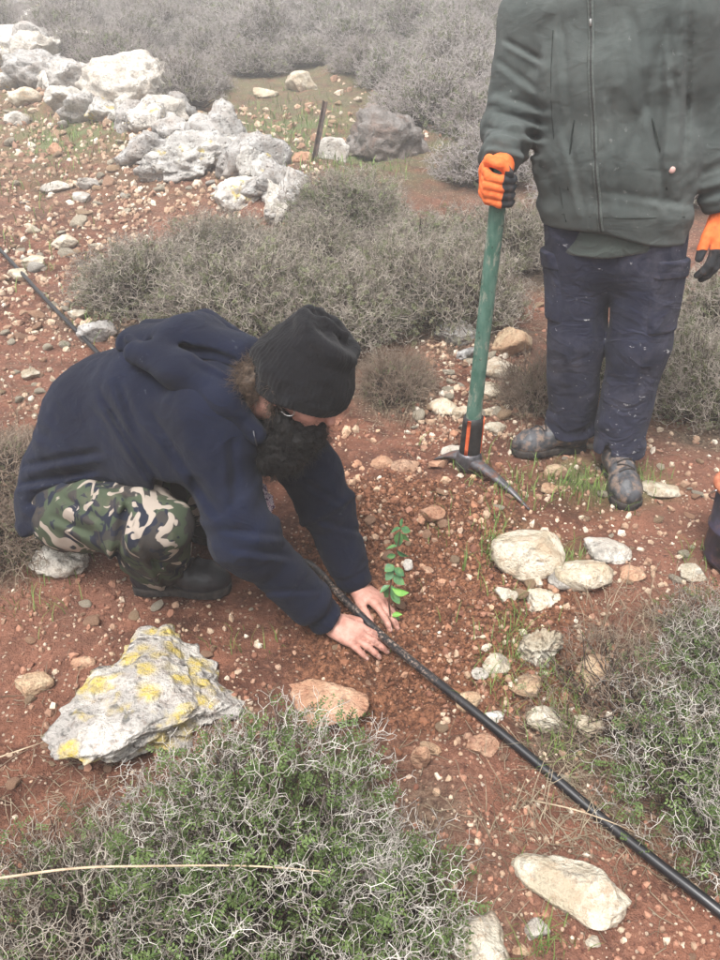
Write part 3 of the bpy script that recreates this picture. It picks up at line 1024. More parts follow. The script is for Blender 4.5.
m.set(m.b.inputs['Roughness'], m.math('ADD', 0.33, m.math('MULTIPLY', mud, 0.6)))
me = py_mesh('pipe', Vp, Fp)
at = me.attributes.new('mud', 'FLOAT', 'POINT')
co = np.array([v.co[:] for v in me.vertices])
dd = np.hypot(co[:, 0] - 0.0, co[:, 1] - 1.62)
at.data.foreach_set('value', (0.0 + 0.95 * (1 - sstep(0.12, 0.42, dd))).astype(np.float32))
obj('irrigation_pipe', me, m.m, label='long black polythene irrigation pipe running diagonally past the hands', cat='pipe')

# ------------------------------------------------------------------ cloth, skin, leather
M_HOODIE = m_cloth('navy_fleece', (0.0030, 0.0046, 0.0135), (0.0062, 0.0092, 0.024), 5, 700, speck=(0.25, 0.25, 0.27), speck_amt=0.12, sheen=0.04, dust=(0.028, 0.032, 0.052), dust_amt=0.22, fold=0.55)
M_HAT = m_cloth('black_knit', (0.0035, 0.0035, 0.0046), (0.0075, 0.0075, 0.0095), 9, 380, sheen=0.06, fold=0.3)
M_JACKET = m_cloth('olive_grey_fleece', (0.054, 0.064, 0.062), (0.086, 0.098, 0.094), 5, 600, speck=(0.4, 0.4, 0.38), speck_amt=0.2, sheen=0.04, dust=(0.16, 0.175, 0.165), dust_amt=0.28, fold=0.3)
M_SHIRT = m_cloth('dark_green_shirt', (0.028, 0.038, 0.034), (0.042, 0.053, 0.046), 6, 600)
M_WORK = m_cloth('navy_work_cloth', (0.012, 0.0135, 0.028), (0.025, 0.027, 0.047), 6, 700, speck=(0.5, 0.5, 0.5), speck_amt=0.5, sheen=0.04, dust=(0.085, 0.082, 0.105), dust_amt=0.55, fold=0.9, smear=(0.5, 0.5, 0.5))
def m_camo():
    m = Mat('camouflage_cotton', 0.93, 0.12)
    g = m.coord('Object')
    a = m.noise(9.6, 2.0, 0.5, g, 1.0)
    mp = m.n('ShaderNodeMapping'); m.set(mp.inputs['Vector'], g); mp.inputs['Location'].default_value = (3.1, 7.7, 1.3); mp.inputs['Scale'].default_value = (1.0, 1.4, 0.8)
    b = m.noise(10.4, 2.0, 0.5, mp.outputs[0], 1.6)
    mp2 = m.n('ShaderNodeMapping'); m.set(mp2.inputs['Vector'], g); mp2.inputs['Location'].default_value = (13.1, 2.7, 5.3)
    d = m.noise(11.5, 2.0, 0.5, mp2.outputs[0], 1.2)
    c = m.mix(m.thr(a, 0.50, 0.515), (0.052, 0.066, 0.042), (0.040, 0.036, 0.034))
    c = m.mix(m.thr(b, 0.545, 0.56), c, (0.016, 0.019, 0.030))
    c = m.mix(m.thr(d, 0.565, 0.578), c, (0.30, 0.255, 0.215))
    c = m.mix(m.math('MULTIPLY', m.thr(m.noise(14, 5, 0.7, g), 0.5, 0.8), 0.35), c, (0.16, 0.12, 0.09))
    m.color(c)
    m.bump(m.math('ADD', m.noise(900, 2, 0.5, g), m.noise(45, 3, 0.5, g)), 0.3, 0.002)
    return m.m
M_CAMO = m_camo()
def m_skin():
    m = Mat('skin', 0.55, 0.35)
    g = m.coord('Object')
    c = m.mix(m.thr(m.noise(28, 4, 0.6, g), 0.3, 0.7), (0.40, 0.19, 0.145), (0.54, 0.29, 0.23))
    c = m.mix(m.math('MULTIPLY', m.thr(m.noise(80, 5, 0.7, g), 0.54, 0.72), 0.45), c, (0.22, 0.10, 0.07))
    c = m.mix(m.attr('nail'), c, (0.56, 0.37, 0.32))
    c = m.mix(m.math('MULTIPLY', m.attr('dirt'), m.thr(m.noise(55, 5, 0.7, g), 0.40, 0.62)), c, (0.13, 0.055, 0.036))
    m.color(c)
    m.b.inputs['Subsurface Weight'].default_value = 0.06
    m.b.inputs['Subsurface Radius'].default_value = (0.01, 0.004, 0.002)
    m.bump(m.noise(260, 3, 0.6, g), 0.25, 0.0015)
    return m.m
M_SKIN = m_skin()
M_BEARD = m_plain('dark_beard_hair', (0.004, 0.0035, 0.0035), (0.011, 0.009, 0.008), 120, 0.7, 0.3, 0.6, 0.004, 420)
M_HAIR = m_plain('brown_hair', (0.045, 0.030, 0.020), (0.12, 0.08, 0.055), 90, 0.6, 0.35, 0.6, 0.003, 350)
M_SHOE = m_plain('black_shoe_leather', (0.008, 0.009, 0.013), (0.022, 0.022, 0.027), 30, 0.45, 0.45, 0.4, 0.002)
M_RUBBER = m_plain('dark_rubber_sole', (0.012, 0.012, 0.013), (0.05, 0.04, 0.035), 40, 0.8, 0.3, 0.4, 0.002)
def m_boot():
    m = Mat('muddy_boot_leather', 0.5, 0.4)
    g = m.coord('Object')
    c = m.mix(m.thr(m.noise(25, 4, 0.6, g), 0.3, 0.7), (0.02, 0.021, 0.025), (0.07, 0.072, 0.08))
    md = m.thr(m.noise(38, 6, 0.7, g), 0.47, 0.62)
    c = m.mix(m.math('MULTIPLY', md, 0.8), c, m.mix(m.noise(90, 3, 0.6, g), (0.10, 0.05, 0.035), (0.34, 0.26, 0.2)))
    m.color(c)
    m.set(m.b.inputs['Roughness'], m.math('ADD', 0.42, m.math('MULTIPLY', md, 0.5)))
    m.bump(m.noise(70, 5, 0.65, g), 0.6, 0.004)
    return m.m
M_BOOT = m_boot()
M_LACE = m_plain('dark_laces', (0.02, 0.018, 0.017), (0.06, 0.05, 0.045), 80, 0.9)
def m_glove():
    m = Mat('orange_and_black_glove', 0.75, 0.3)
    g = m.coord('Object')
    o = m.mix(m.thr(m.noise(40, 4, 0.6, g), 0.3, 0.7), (0.78, 0.135, 0.03), (0.90, 0.21, 0.055))
    k = m.mix(m.noise(60, 3, 0.6, g), (0.012, 0.014, 0.018), (0.045, 0.05, 0.055))
    o = m.mix(m.math('MULTIPLY', m.thr(m.noise(45, 5, 0.7, g), 0.55, 0.72), 0.55), o, (0.28, 0.09, 0.05))
    k = m.mix(m.math('MULTIPLY', m.thr(m.noise(50, 5, 0.7, g), 0.5, 0.7), 0.5), k, (0.16, 0.10, 0.08))
    m.color(m.mix(m.thr(m.attr('dip'), 0.42, 0.58), o, k))
    m.bump(m.math('ADD', m.noise(420, 3, 0.6, g), m.math('MULTIPLY', m.noise(70, 4, 0.6, g), 1.2)), 0.7, 0.004)
    return m.m
M_GLOVE = m_glove()
M_METAL = m_plain('silver_wire', (0.5, 0.5, 0.5), (0.7, 0.7, 0.7), 50, 0.25, 0.6, 0)
M_METAL.node_tree.nodes['Principled BSDF'].inputs['Metallic'].default_value = 1.0

def bounds(pts, pad):
    pts = np.asarray(pts)
    return pts.min(0) - pad, pts.max(0) + pad

# hand in its own frame: x towards the fingers, y towards the thumb, z out of the back of the hand
def hand_parts(W, X, Z, thumb_sign, s=1.0, curl=(10, 14, 10), spread=(7, 2, -3, -9), thumb=(35, 14), each=None):
    X = nrm(X); Z = nrm(np.asarray(Z, float) - X * np.dot(Z, X)); Yv = np.cross(Z, X) * thumb_sign
    T = lambda a, b, c: W + s * (X * a + Yv * b + Z * c)
    kn = [(0.094, 0.027, 0.002), (0.098, 0.008, 0.005), (0.092, -0.011, 0.003), (0.083, -0.028, -0.002)]
    ln = [(0.042, 0.024, 0.020), (0.046, 0.028, 0.021), (0.042, 0.026, 0.020), (0.032, 0.020, 0.018)]
    rr = [0.0098, 0.0100, 0.0095, 0.0085]
    palm, fingers, tips = [], [], []
    for i in range(4):
        palm.append((T(0.004, kn[i][1] * 0.45, -0.004), T(*kn[i]), 0.0165 * s, 0.0118 * s))
    palm.append((T(0.02, 0.018, -0.012), T(0.06, 0.03, -0.012), 0.016 * s, 0.012 * s))
    palm.append((T(0.03, -0.02, -0.012), T(0.07, -0.026, -0.008), 0.014 * s, 0.011 * s))
    for i in range(4):
        sp = math.radians(spread[i])
        cu = each[i] if each else curl
        a = 0.0
        p = np.array(kn[i]); ch = [T(*p)]
        for j in range(3):
            a -= math.radians(cu[j])
            dv = np.array([math.cos(a) * math.cos(sp), math.cos(a) * math.sin(sp), math.sin(a)])
            p = p + dv * ln[i][j]
            ch.append(T(*p))
        fingers.append((ch, [rr[i] * s * 1.08, rr[i] * s * 1.0, rr[i] * s * 0.92, rr[i] * s * 0.76]))
        # nail patch
        nz = np.array([-math.sin(a) * math.cos(sp), -math.sin(a) * math.sin(sp), math.cos(a)])
        tp = p - dv * 0.003 + nz * rr[i] * 0.8
        tips.append((T(*tp), s))
    ta, tb = math.radians(thumb[0]), math.radians(thumb[1])
    p0 = np.array([0.022, 0.022, -0.012]); p1 = p0 + 0.042 * np.array([math.cos(ta), math.sin(ta), -0.12])
    p2 = p1 + 0.032 * np.array([math.cos(ta - tb), math.sin(ta - tb), -0.15]); p3 = p2 + 0.026 * np.array([math.cos(ta - 2 * tb), math.sin(ta - 2 * tb), -0.2])
    fingers.append(([T(*p0), T(*p1), T(*p2), T(*p3)], [0.0155 * s, 0.0125 * s, 0.011 * s, 0.0088 * s]))
    return palm, fingers, tips

def hand_sdf(p, hp):
    palm, fingers, tips = hp
    d = None
    for a, b, ra, rb in palm:
        e = rcone(p, a, b, ra, rb)
        d = e if d is None else smin(d, e, 0.012)
    f = None
    for ch, rs in fingers:
        e = chain(p, ch, rs, 0.004)
        f = e if f is None else np.minimum(f, e)
    return smin(d, f, 0.007)

def shoe_sdf(hp, tp, up, scale=1.0, shaft=True, cut=0.016):
    hp = np.asarray(hp, float); d = nrm(np.asarray(tp, float) - hp); L = np.linalg.norm(np.asarray(tp) - hp)
    up = nrm(up - d * (up @ d)); sd = np.cross(up, d)
    A = np.array([d, sd, up]); s = L / 0.285
    q = lambda a, b, c: hp + s * (d * a + sd * b + up * c)
    def f(p):
        e = ell(p, q(0.215, 0, 0.036), np.array([0.072, 0.050, 0.046]) * s, A)
        e = smin(e, rcone(p, q(0.205, 0, 0.045), q(0.10, 0, 0.075), 0.044 * s, 0.046 * s), 0.03)
        e = smin(e, ell(p, q(0.055, 0, 0.05), np.array([0.055, 0.040, 0.058]) * s, A), 0.03)
        if shaft:
            e = smin(e, rcone(p, q(0.068, 0, 0.08), q(0.058, 0, 0.19), 0.046 * s, 0.05 * s), 0.03)
        h = (p - hp) @ up
        e = e + 0.0016 * np.sin(((p - hp) @ d) * 150 / s + 9 * h) * sstep(0.05, 0.08, h)
        return smax(e, cut - h, 0.006)
    def fs(p):
        r = p - hp
        x = (r @ d) / s; y = (r @ sd) / s; h = (r @ up) / s
        t = np.clip((x - 0.045) / 0.19, 0, 1)
        w = 0.042 + 0.012 * sstep(0.35, 0.85, t) - 0.004 * np.exp(-((t - 0.45) / 0.2) ** 2)
        e2 = (np.hypot(x - 0.045 - t * 0.19, y) - w) * s
        lug = 0.0016 * (np.sin(x * 330) > 0)
        return smax(e2 + lug, np.abs(h - 0.010) * s - 0.013 * s, 0.005)
    ctr = hp + d * L / 2
    lo = ctr - np.array([L * 0.75, L * 0.75, 0.08]); hi = ctr + np.array([L * 0.75, L * 0.75, 0.27])
    return f, fs, lo, hi, q, (d, sd, up)

# ================================================================== the crouching man
PEL = P(74, 486, 2.10)
HIP_N, HIP_F = P(80, 500, 2.02), P(98, 462, 2.24)
KNEE_N, ANK_N = P(160, 527, 1.82), P(160, 566, 2.10)
KNEE_F, ANK_F = P(205, 478, 2.20), P(188, 520, 2.33)
T0, T1, T2, T3 = P(80, 472, 2.12), P(112, 412, 2.08), P(165, 388, 1.98), P(214, 390, 1.90)
SH_N, SH_F = P(212, 420, 1.80), P(262, 388, 2.02)
EL_N, WR_N = P(240, 534, 1.83), P(326, 619, 1.985)
EL_F, WR_F = P(318, 486, 2.05), P(356, 583, 2.12)
LAT = nrm(SH_F - SH_N)
HEADC = P(296, 386, 1.74)
HF = nrm(np.array([0.83, -0.30, -0.44]))
HU = nrm(np.array([0.42, -0.05, 0.86])); HU = nrm(HU - HF * (HU @ HF))
HS = np.cross(HU, HF)
HA = np.array([HF, HS, HU])
hq = lambda a, b, c: HEADC + HF * a + HS * b + HU * c
NECK = T3 + (HEADC - T3) * 0.35

GN, GF = foot(374, 646), foot(392, 613)
XN = nrm(foot(404, 664) + np.array([0, 0, 0.012]) - WR_N)
XF = nrm(foot(414, 634) + np.array([0, 0, 0.014]) - WR_F)
HN = hand_parts(WR_N, XN, np.array([-0.10, -0.30, 0.95]), +1, 0.98, curl=(6, 12, 8), spread=(4, 0, -4, -9), thumb=(30, 6))
HFar = hand_parts(WR_F, XF, np.array([-0.25, 0.45, 0.85]), -1, 0.98, curl=(14, 12, 8), spread=(5, 0, -5, -10), thumb=(30, 10))

def c_torso(p, o=0.0):
    d = chain(p, [T0, T1, T2, T3], [0.135 + o, 0.145 + o, 0.140 + o, 0.105 + o], 0.06, LAT, 1.32)
    d = smin(d, rcone(p, SH_N, SH_F, 0.085 + o, 0.085 + o), 0.08)
    return d

L_HN = local(lambda p: hand_sdf(p, HN), WR_N + XN * 0.09, 0.15)
L_HF = local(lambda p: hand_sdf(p, HFar), WR_F + XF * 0.09, 0.15)
def c_head(p):
    hd = ell(p, hq(-0.008, 0, 0.025), (0.097, 0.075, 0.098), HA)
    hd = smin(hd, ell(p, hq(0.035, 0, -0.055), (0.062, 0.054, 0.062), HA), 0.03)
    hd = smin(hd, ell(p, hq(0.072, 0, -0.095), (0.028, 0.03, 0.022), HA), 0.02)
    hd = smin(hd, rcone(p, hq(0.088, 0, 0.012), hq(0.111, 0, -0.030), 0.009, 0.013), 0.012)
    for sy in (-1, 1):
        hd = smin(hd, rcone(p, hq(0.082, sy * 0.012, 0.024), hq(0.072, sy * 0.05, 0.022), 0.011, 0.009), 0.012)
        hd = smin(hd, ell(p, hq(0.062, sy * 0.043, -0.026), (0.024, 0.02, 0.018), HA), 0.015)
        hd = smax(hd, -ell(p, hq(0.092, sy * 0.031, 0.001), (0.016, 0.017, 0.011), HA), 0.008)
        hd = smin(hd, ell(p, hq(0.074, sy * 0.031, 0.001), (0.012, 0.012, 0.0115), HA), 0.002)
        hd = smin(hd, smax(ell(p, hq(-0.016, sy * 0.082, -0.008), (0.021, 0.011, 0.033), HA), -ell(p, hq(-0.012, sy * 0.094, -0.008), (0.012, 0.008, 0.02), HA), 0.004), 0.006)
    hd = smin(hd, rcone(p, hq(0.086, -0.020, -0.068), hq(0.086, 0.020, -0.068), 0.009, 0.009), 0.01)
    return hd
L_HEAD = local(c_head, HEADC, 0.20)
def c_body(p):
    d = c_torso(p, -0.028)
    for s, e, w in ((SH_N, EL_N, WR_N), (SH_F, EL_F, WR_F)):
        d = smin(d, chain(p, [s, e, w], [0.055, 0.042, 0.027], 0.02), 0.03)
    d = smin(d, L_HN(p), 0.012)
    d = smin(d, L_HF(p), 0.012)
    for h, k, a in ((HIP_N, KNEE_N, ANK_N), (HIP_F, KNEE_F, ANK_F)):
        d = smin(d, chain(p, [h, k, a], [0.085, 0.055, 0.036], 0.02), 0.02)
    # neck and head
    d = smin(d, rcone(p, T3, hq(-0.03, 0, -0.05), 0.065, 0.058), 0.03)
    hd = L_HEAD(p)
    return smin(d, hd, 0.02)

c_root = thing('person', (float(PEL[0]) + 0.1, float(PEL[1]), float(H(np.array([PEL[0]]), np.array([PEL[1]]))[0])),
               'person in navy hoodie, camouflage trousers and black knitted hat crouching over a seedling', 'person')
allp = [PEL, HIP_N, HIP_F, KNEE_N, ANK_N, KNEE_F, ANK_F, T1, T3, SH_N, SH_F, hq(0, 0, 0.15), hq(0.13, 0, 0), WR_N, WR_F] + [f[0][-1] for f in HN[1]] + [f[0][-1] for f in HFar[1]]
lo, hi = bounds(allp, 0.12)
Vb, Fb = surf(c_body, lo, hi, 0.0040)
nail = np.zeros(len(Vb))
for hp_ in (HN, HFar):
    for t, s in hp_[2]:
        nail = np.maximum(nail, 1 - sstep(0.004, 0.0065, np.linalg.norm(Vb - t, axis=1)))
dirt = np.zeros(len(Vb))
for W_, X_ in ((WR_N, XN), (WR_F, XF)):
    ta = (Vb - W_) @ X_
    nearh = np.linalg.norm(Vb - W_ - X_ * 0.09, axis=1) < 0.13
    dirt = np.maximum(dirt, nearh * (0.25 + 0.6 * sstep(0.10, 0.18, ta)))
    low = Vb[:, 2] - H(Vb[:, 0], Vb[:, 1]) if nearh.any() else 0
    dirt = np.maximum(dirt, nearh * (1 - sstep(0.004, 0.016, low)))
obj('body', mk_mesh('body', Vb, Fb, True, {'nail': nail, 'dirt': dirt}), M_SKIN, c_root)

# hoodie
def arm_folds(p, s, e, w, amp, seed):
    d = 0
    for a, b, ph in ((s, e, 0.0), (e, w, 1.7)):
        t, L = along(p, a, b)
        x = np.clip(t / L, 0, 1)
        near = np.exp(-((x - (1.0 if ph == 0 else 0.05)) / 0.33) ** 2) + (0.7 * np.exp(-((x - 0.92) / 0.2) ** 2) if ph else 0)
        q = np.stack([t * 26 + ph, (p @ LAT) * 7, p[:, 2] * 7], 1)
        d = d + amp * near * vnoise(q + seed, seed) * (np.abs(t - L / 2) < L * 0.75)
    return d

def crease(p, a, b, wd, am, far=2.2):
    ra_, rb_ = rays(*a)[0], rays(*b)[0]
    n_ = nrm(np.cross(ra_, rb_))
    q = p - np.array([0, 0, CAM_Z])
    s = q @ n_
    mid_ = nrm(ra_ + rb_); tv = nrm(np.cross(n_, mid_))
    t = (q @ tv) / (q @ mid_); t0 = (ra_ @ tv) / (ra_ @ mid_); t1 = (rb_ @ tv) / (rb_ @ mid_)
    x = (t - t0) / (t1 - t0)
    fade = sstep(-0.15, 0.2, x) * (1 - sstep(0.8, 1.15, x))
    w = fade * (np.linalg.norm(q, axis=1) < far)
    return am * w * (np.exp(-(s / wd) ** 2) - 0.7 * np.exp(-((s - 1.9 * wd) / wd) ** 2))
def on(f, u, v):
    return hit_surface(f, np.array([0, 0, CAM_Z]) + rays(u, v)[0] * 1.2, rays(u, v)[0], 2.0)
def c_hoodie(p):
    d = c_torso(p)
    # cloth hanging from chest to thigh on the near side
    d = smin(d, chain(p, [P(105, 452, 1.98), P(160, 452, 1.88), P(208, 462, 1.84)], [0.085, 0.10, 0.09], 0.05), 0.09)
    # hem gathered on the seat
    d = smin(d, rcone(p, T0, PEL + np.array([-0.02, 0, -0.06]), 0.135, 0.128, LAT, 1.30), 0.05)
    t, L = along(p, T0, T2)
    q = np.stack([t * 21 + 2 * vnoise(p * 6, 3), (p @ LAT) * 3.0, p[:, 2] * 2], 1)
    d = d + 0.011 * vnoise(q, 11) * (1 - sstep(0.02, 0.22, t))
    # open below: legs come out of the hem
    hem_n = nrm(np.array([0.42, -0.22, -0.88]))
    d = smax(d, (p - (PEL + np.array([0.03, 0, -0.06]))) @ hem_n, 0.012)
    for i, (s, e, w) in enumerate(((SH_N, EL_N, WR_N), (SH_F, EL_F, WR_F))):
        w2 = w + (w - e) * 0.02
        a = chain(p, [s, e, w2], [0.095, 0.077, 0.052], 0.05)
        a = a + arm_folds(p, s, e, w2, 0.010, 20 + i)
        t, L = along(p, e, w2)
        a = a + 0.006 * sstep(L - 0.055, L - 0.048, t)          # rib cuff drawn in
        a = a + 0.0012 * np.sin(300 * (p @ LAT)) * sstep(L - 0.055, L - 0.048, t)
        a = smax(a, t - L, 0.006)
        d = smin(d, a, 0.085)
    # long drape folds from the shoulder down the near side
    q = np.stack([(p @ nrm(T3 - T1)) * 11, (p @ LAT) * 2.5, p[:, 2] * 3.2], 1)
    d = d + 0.005 * fbm(q, 2, 31) + 0.002 * fbm(p * 26, 2, 33)
    for (a, b, wd, am) in (((104, 398), (168, 500), 0.010, 0.014), ((150, 412), (222, 520), 0.012, 0.009), ((232, 440), (236, 505), 0.011, 0.009), ((118, 380), (140, 440), 0.010, 0.008), ((232, 548), (290, 556), 0.008, 0.009), ((222, 530), (285, 536), 0.008, 0.007), ((262, 592), (318, 590), 0.007, 0.006), ((22, 466), (100, 452), 0.009, 0.011), ((20, 484), (96, 470), 0.009, 0.012), ((26, 505), (84, 482), 0.009, 0.010), ((300, 480), (345, 505), 0.008, 0.008), ((318, 520), (362, 532), 0.008, 0.007)):
        d = d + crease(p, a, b, wd, am)
    nk = hq(-0.03, 0, -0.05)
    d = smax(d, -rcone(p, nk, nk + (nk - T3) * 2, 0.074, 0.10), 0.012)
    return d
lo, hi = bounds([PEL, T0, T1, T2, T3, SH_N, SH_F, EL_N, WR_N, EL_F, WR_F], 0.24)
Vh, Fh = surf(c_hoodie, lo, hi, 0.0064)
me = mk_mesh('hoodie', Vh, Fh)
hoodie = obj('hoodie', me, M_HOODIE, c_root)

# hood lying behind the neck: a doubled, sagging pouch of cloth
HB0, HB1, HB2 = P(136, 338, 1.90), P(190, 336, 1.86), P(246, 352, 1.82)
def c_hood(p):
    d = chain(p, [HB0, HB1, HB2], [0.036, 0.044, 0.036], 0.05, LAT, 1.9)
    d = smin(d, chain(p, [P(134, 352, 1.78), P(176, 372, 1.74), P(228, 402, 1.72), P(258, 436, 1.74)], [0.026, 0.036, 0.034, 0.022], 0.04), 0.04)
    d = smin(d, chain(p, [P(150, 330, 2.0), P(205, 325, 2.02), P(258, 350, 1.98)], [0.03, 0.034, 0.03], 0.04), 0.05)
    # the mouth of the hood
    d = smax(d, -chain(p, [P(150, 343, 1.80), P(186, 348, 1.78), P(232, 362, 1.76)], [0.008, 0.013, 0.010], 0.01, LAT, 1.6), 0.012)
    # the hem edge of the hood: a stitched rim
    d = smin(d, chain(p, [P(128, 338, 1.83), P(150, 352, 1.765), P(190, 360, 1.735), P(240, 384, 1.72)], [0.010, 0.011, 0.011, 0.009], 0.01), 0.012)
    q = np.stack([(p @ nrm(HB2 - HB0)) * 8, (p @ LAT) * 12, p[:, 2] * 16], 1)
    return d + 0.006 * fbm(q, 2, 41)
lo, hi = bounds([HB0, HB1, HB2, P(258, 436, 1.74), P(134, 352, 1.76), P(258, 350, 1.98)], 0.12)
Vq, Fq = surf(c_hood, lo, hi, 0.0045)
obj('hood', mk_mesh('hood', Vq, Fq), M_HOODIE, hoodie)
# drawcord
cd = catmull([on(c_hoodie, 252, 412), on(c_hoodie, 253, 428), on(c_hoodie, 257, 446), on(c_hoodie, 262, 462)], 6)
Vq, Fq = sweep(cd, 0.0016, 6)
obj('drawcord', py_mesh('drawcord', Vq, Fq), m_plain('grey_cord', (0.07, 0.07, 0.08), (0.13, 0.13, 0.14), 90), hoodie)

# trousers
def c_trousers(p):
    d = ell(p, PEL + np.array([0.03, 0, -0.05]), (0.16, 0.19, 0.115))
    for h, k, a in ((HIP_N, KNEE_N, ANK_N), (HIP_F, KNEE_F, ANK_F)):
        a2 = a + np.array([0, 0, 0.015])
        lg = rcone(p, h + np.array([0, 0, -0.02]), k, 0.118, 0.080)
        lg = smin(lg, rcone(p, k + (a2 - k) * 0.03, a2, 0.080, 0.078), 0.03)
        # calf squeezed against the thigh
        lg = smin(lg, rcone(p, k + (a2 - k) * 0.3, a2 + (h - a2) * 0.25, 0.07, 0.08), 0.035)
        t, L = along(p, h, k)
        q = np.stack([t * 20, p[:, 2] * 12, (p @ LAT) * 5], 1)
        lg = lg + 0.012 * vnoise(q, 51) * (0.4 + sstep(0.5 * L, L * 0.9, t))
        d = smin(d, lg, 0.04)
    d = d + 0.004 * fbm(p * 24, 2, 55)
    for (a, b, wd, am) in (((128, 500), (112, 578), 0.009, 0.014), ((132, 520), (168, 590), 0.008, 0.010), ((60, 496), (100, 520), 0.009, 0.010), ((52, 516), (92, 534), 0.009, 0.010), ((96, 480), (140, 500), 0.009, 0.008), ((150, 560), (186, 572), 0.008, 0.009)):
        d = d + crease(p, a, b, wd, am)
    return d
lo, hi = bounds([PEL, HIP_N, HIP_F, KNEE_N, ANK_N, KNEE_F, ANK_F], 0.20)
Vt, Ft = surf(c_trousers, lo, hi, 0.0064)
tro = obj('trousers', mk_mesh('trousers', Vt, Ft), M_CAMO, c_root)
# side seam pocket flap on the near thigh
mid = HIP_N + (KNEE_N - HIP_N) * 0.62
pf = []
fl_a, fl_b = nrm(KNEE_N - HIP_N), nrm(np.cross(KNEE_N - HIP_N, np.array([0, -1.0, 0.6])))
gridp = []
for i in range(9):
    for j in range(7):
        o = mid + fl_a * (i / 8 - 0.5) * 0.11 + fl_b * (j / 6 - 0.5) * 0.10 + np.array([0.02, -0.35, 0.06])
        hp_ = hit_surface(c_trousers, o, np.array([-0.02, 0.35, -0.06]))
        gridp.append(hp_ + nrm(np.array([0.0, -1, 0.35])) * (0.004 if 0 < i < 8 and 0 < j < 6 else 0.0005))
gridp = np.array(gridp)
fi = [[i * 7 + j, (i + 1) * 7 + j, (i + 1) * 7 + j + 1, i * 7 + j + 1] for i in range(8) for j in range(6)]
obj('cargo_pocket', mk_mesh('cargo_pocket', gridp, np.array(fi)), M_CAMO, tro)

# shoes
def ground_at(p, dz=0.0):
    return np.array([p[0], p[1], float(H(np.array([p[0]]), np.array([p[1]]))[0]) + dz])
for nm, a, toe in (('shoe', ANK_N, foot(231, 590)), ('shoe', ANK_F, foot(236, 541))):
    h0 = np.array([a[0] - 0.05, a[1], 0]); tv = toe[:2] - h0[:2]
    tv = tv / np.linalg.norm(tv) * 0.285
    h0[:2] = toe[:2] - tv
    hp_ = ground_at(h0, -0.002); tp_ = ground_at(toe, 0.004)
    f, fs, lo, hi, q, _ = shoe_sdf(hp_, tp_, np.array([0, 0, 1.0]), shaft=False)
    Vs, Fs = surf(f, lo, hi, 0.0045)
    so = obj('shoe', mk_mesh('shoe', Vs, Fs), M_SHOE, c_root)
    Vs, Fs = surf(fs, lo, hi, 0.0045)
    obj('sole', mk_mesh('sole', Vs, Fs), M_RUBBER, so)
    lc = []
    for k in range(4):
        x = 0.115 + 0.024 * k
        arc = [hit_surface(f, q(x + 0.008 * sg_ * (k % 2 * 2 - 1), sg_ * 0.028, 0.2), -_[2], 0.4) + _[2] * 0.001 for sg_ in np.linspace(-1, 1, 7)]
        lc.append(sweep(np.array(arc), 0.0028, 6, ref=_[0]))
    Vl, Fl = merge(lc)
    obj('laces', py_mesh('laces', Vl, Fl), M_LACE, so)

# knitted hat
def c_hat(p):
    d = ell(p, hq(-0.002, 0, 0.028), (0.125, 0.102, 0.115), HA)
    up = hq(-0.002, 0.0, 0.085)
    d = smin(d, rcone(p, hq(0.006, 0, 0.045), hq(0.008, 0, 0.110), 0.108, 0.088), 0.04)
    # turned, crumpled crown
    d = smax(d, (p - hq(0.0, 0, 0.160)) @ nrm(HU * 0.95 + HF * 0.20), 0.02)
    d = smin(d, torus(p, hq(0.016, 0, 0.147), nrm(HU * 0.94 + HF * 0.24), 0.072, 0.016), 0.012)
    d = smin(d, rcone(p, hq(-0.03, -0.03, 0.170), hq(0.045, 0.012, 0.165), 0.014, 0.018), 0.02)
    d = smax(d, -rcone(p, hq(-0.045, 0.02, 0.178), hq(0.06, 0.035, 0.168), 0.006, 0.008), 0.012)
    h = (p - HEADC) @ HU
    fw = (p - HEADC) @ HF
    ang = np.arctan2((p - HEADC) @ HS, fw)
    d = d + 0.0045 * fbm(np.stack([ang * 1.5, h * 22, h * 0], 1), 2, 61) + 0.0011 * np.sin(ang * 62)
    d = d + 0.004 * fbm(p * 30, 2, 62)
    # folded brim, slightly lower at the back
    brim = h - (-0.012 - 0.020 * sstep(0.06, -0.06, fw))
    d = d - 0.003 * (1 - sstep(0.03, 0.036, brim))
    return smax(d, -brim, 0.008)
lo, hi = bounds([hq(0, 0, 0.03)], 0.22)
Vq, Fq = surf(c_hat, lo, hi, 0.0036)
obj('knitted_hat', mk_mesh('knitted_hat', Vq, Fq), M_HAT, c_root)

# beard: a full dark mass with loose hairs
def c_beard(p):
    d = ell(p, hq(0.045, 0, -0.098), (0.068, 0.068, 0.052), HA)
    d = smin(d, chain(p, [hq(0.05, 0, -0.10), hq(0.04, -0.012, -0.165), hq(0.01, -0.016, -0.215)], [0.064, 0.055, 0.030], 0.03), 0.03)
    for sy in (-1, 1):
        d = smin(d, chain(p, [hq(-0.002, sy * 0.070, -0.040), hq(0.022, sy * 0.066, -0.070), hq(0.05, sy * 0.045, -0.095)], [0.010, 0.020, 0.03], 0.02), 0.02)
        d = smin(d, rcone(p, hq(0.098, sy * 0.006, -0.05), hq(0.075, sy * 0.036, -0.066), 0.009, 0.012), 0.012)
    d = d + 0.007 * fbm(p * 55, 3, 71) + 0.003 * vnoise(p * 170, 72)
    return d
lo, hi = bounds([hq(0.04, 0, -0.1)], 0.2)
Vq, Fq = surf(c_beard, lo, hi, 0.0036)
beard = obj('beard', mk_mesh('beard', Vq, Fq), M_BEARD, c_root)
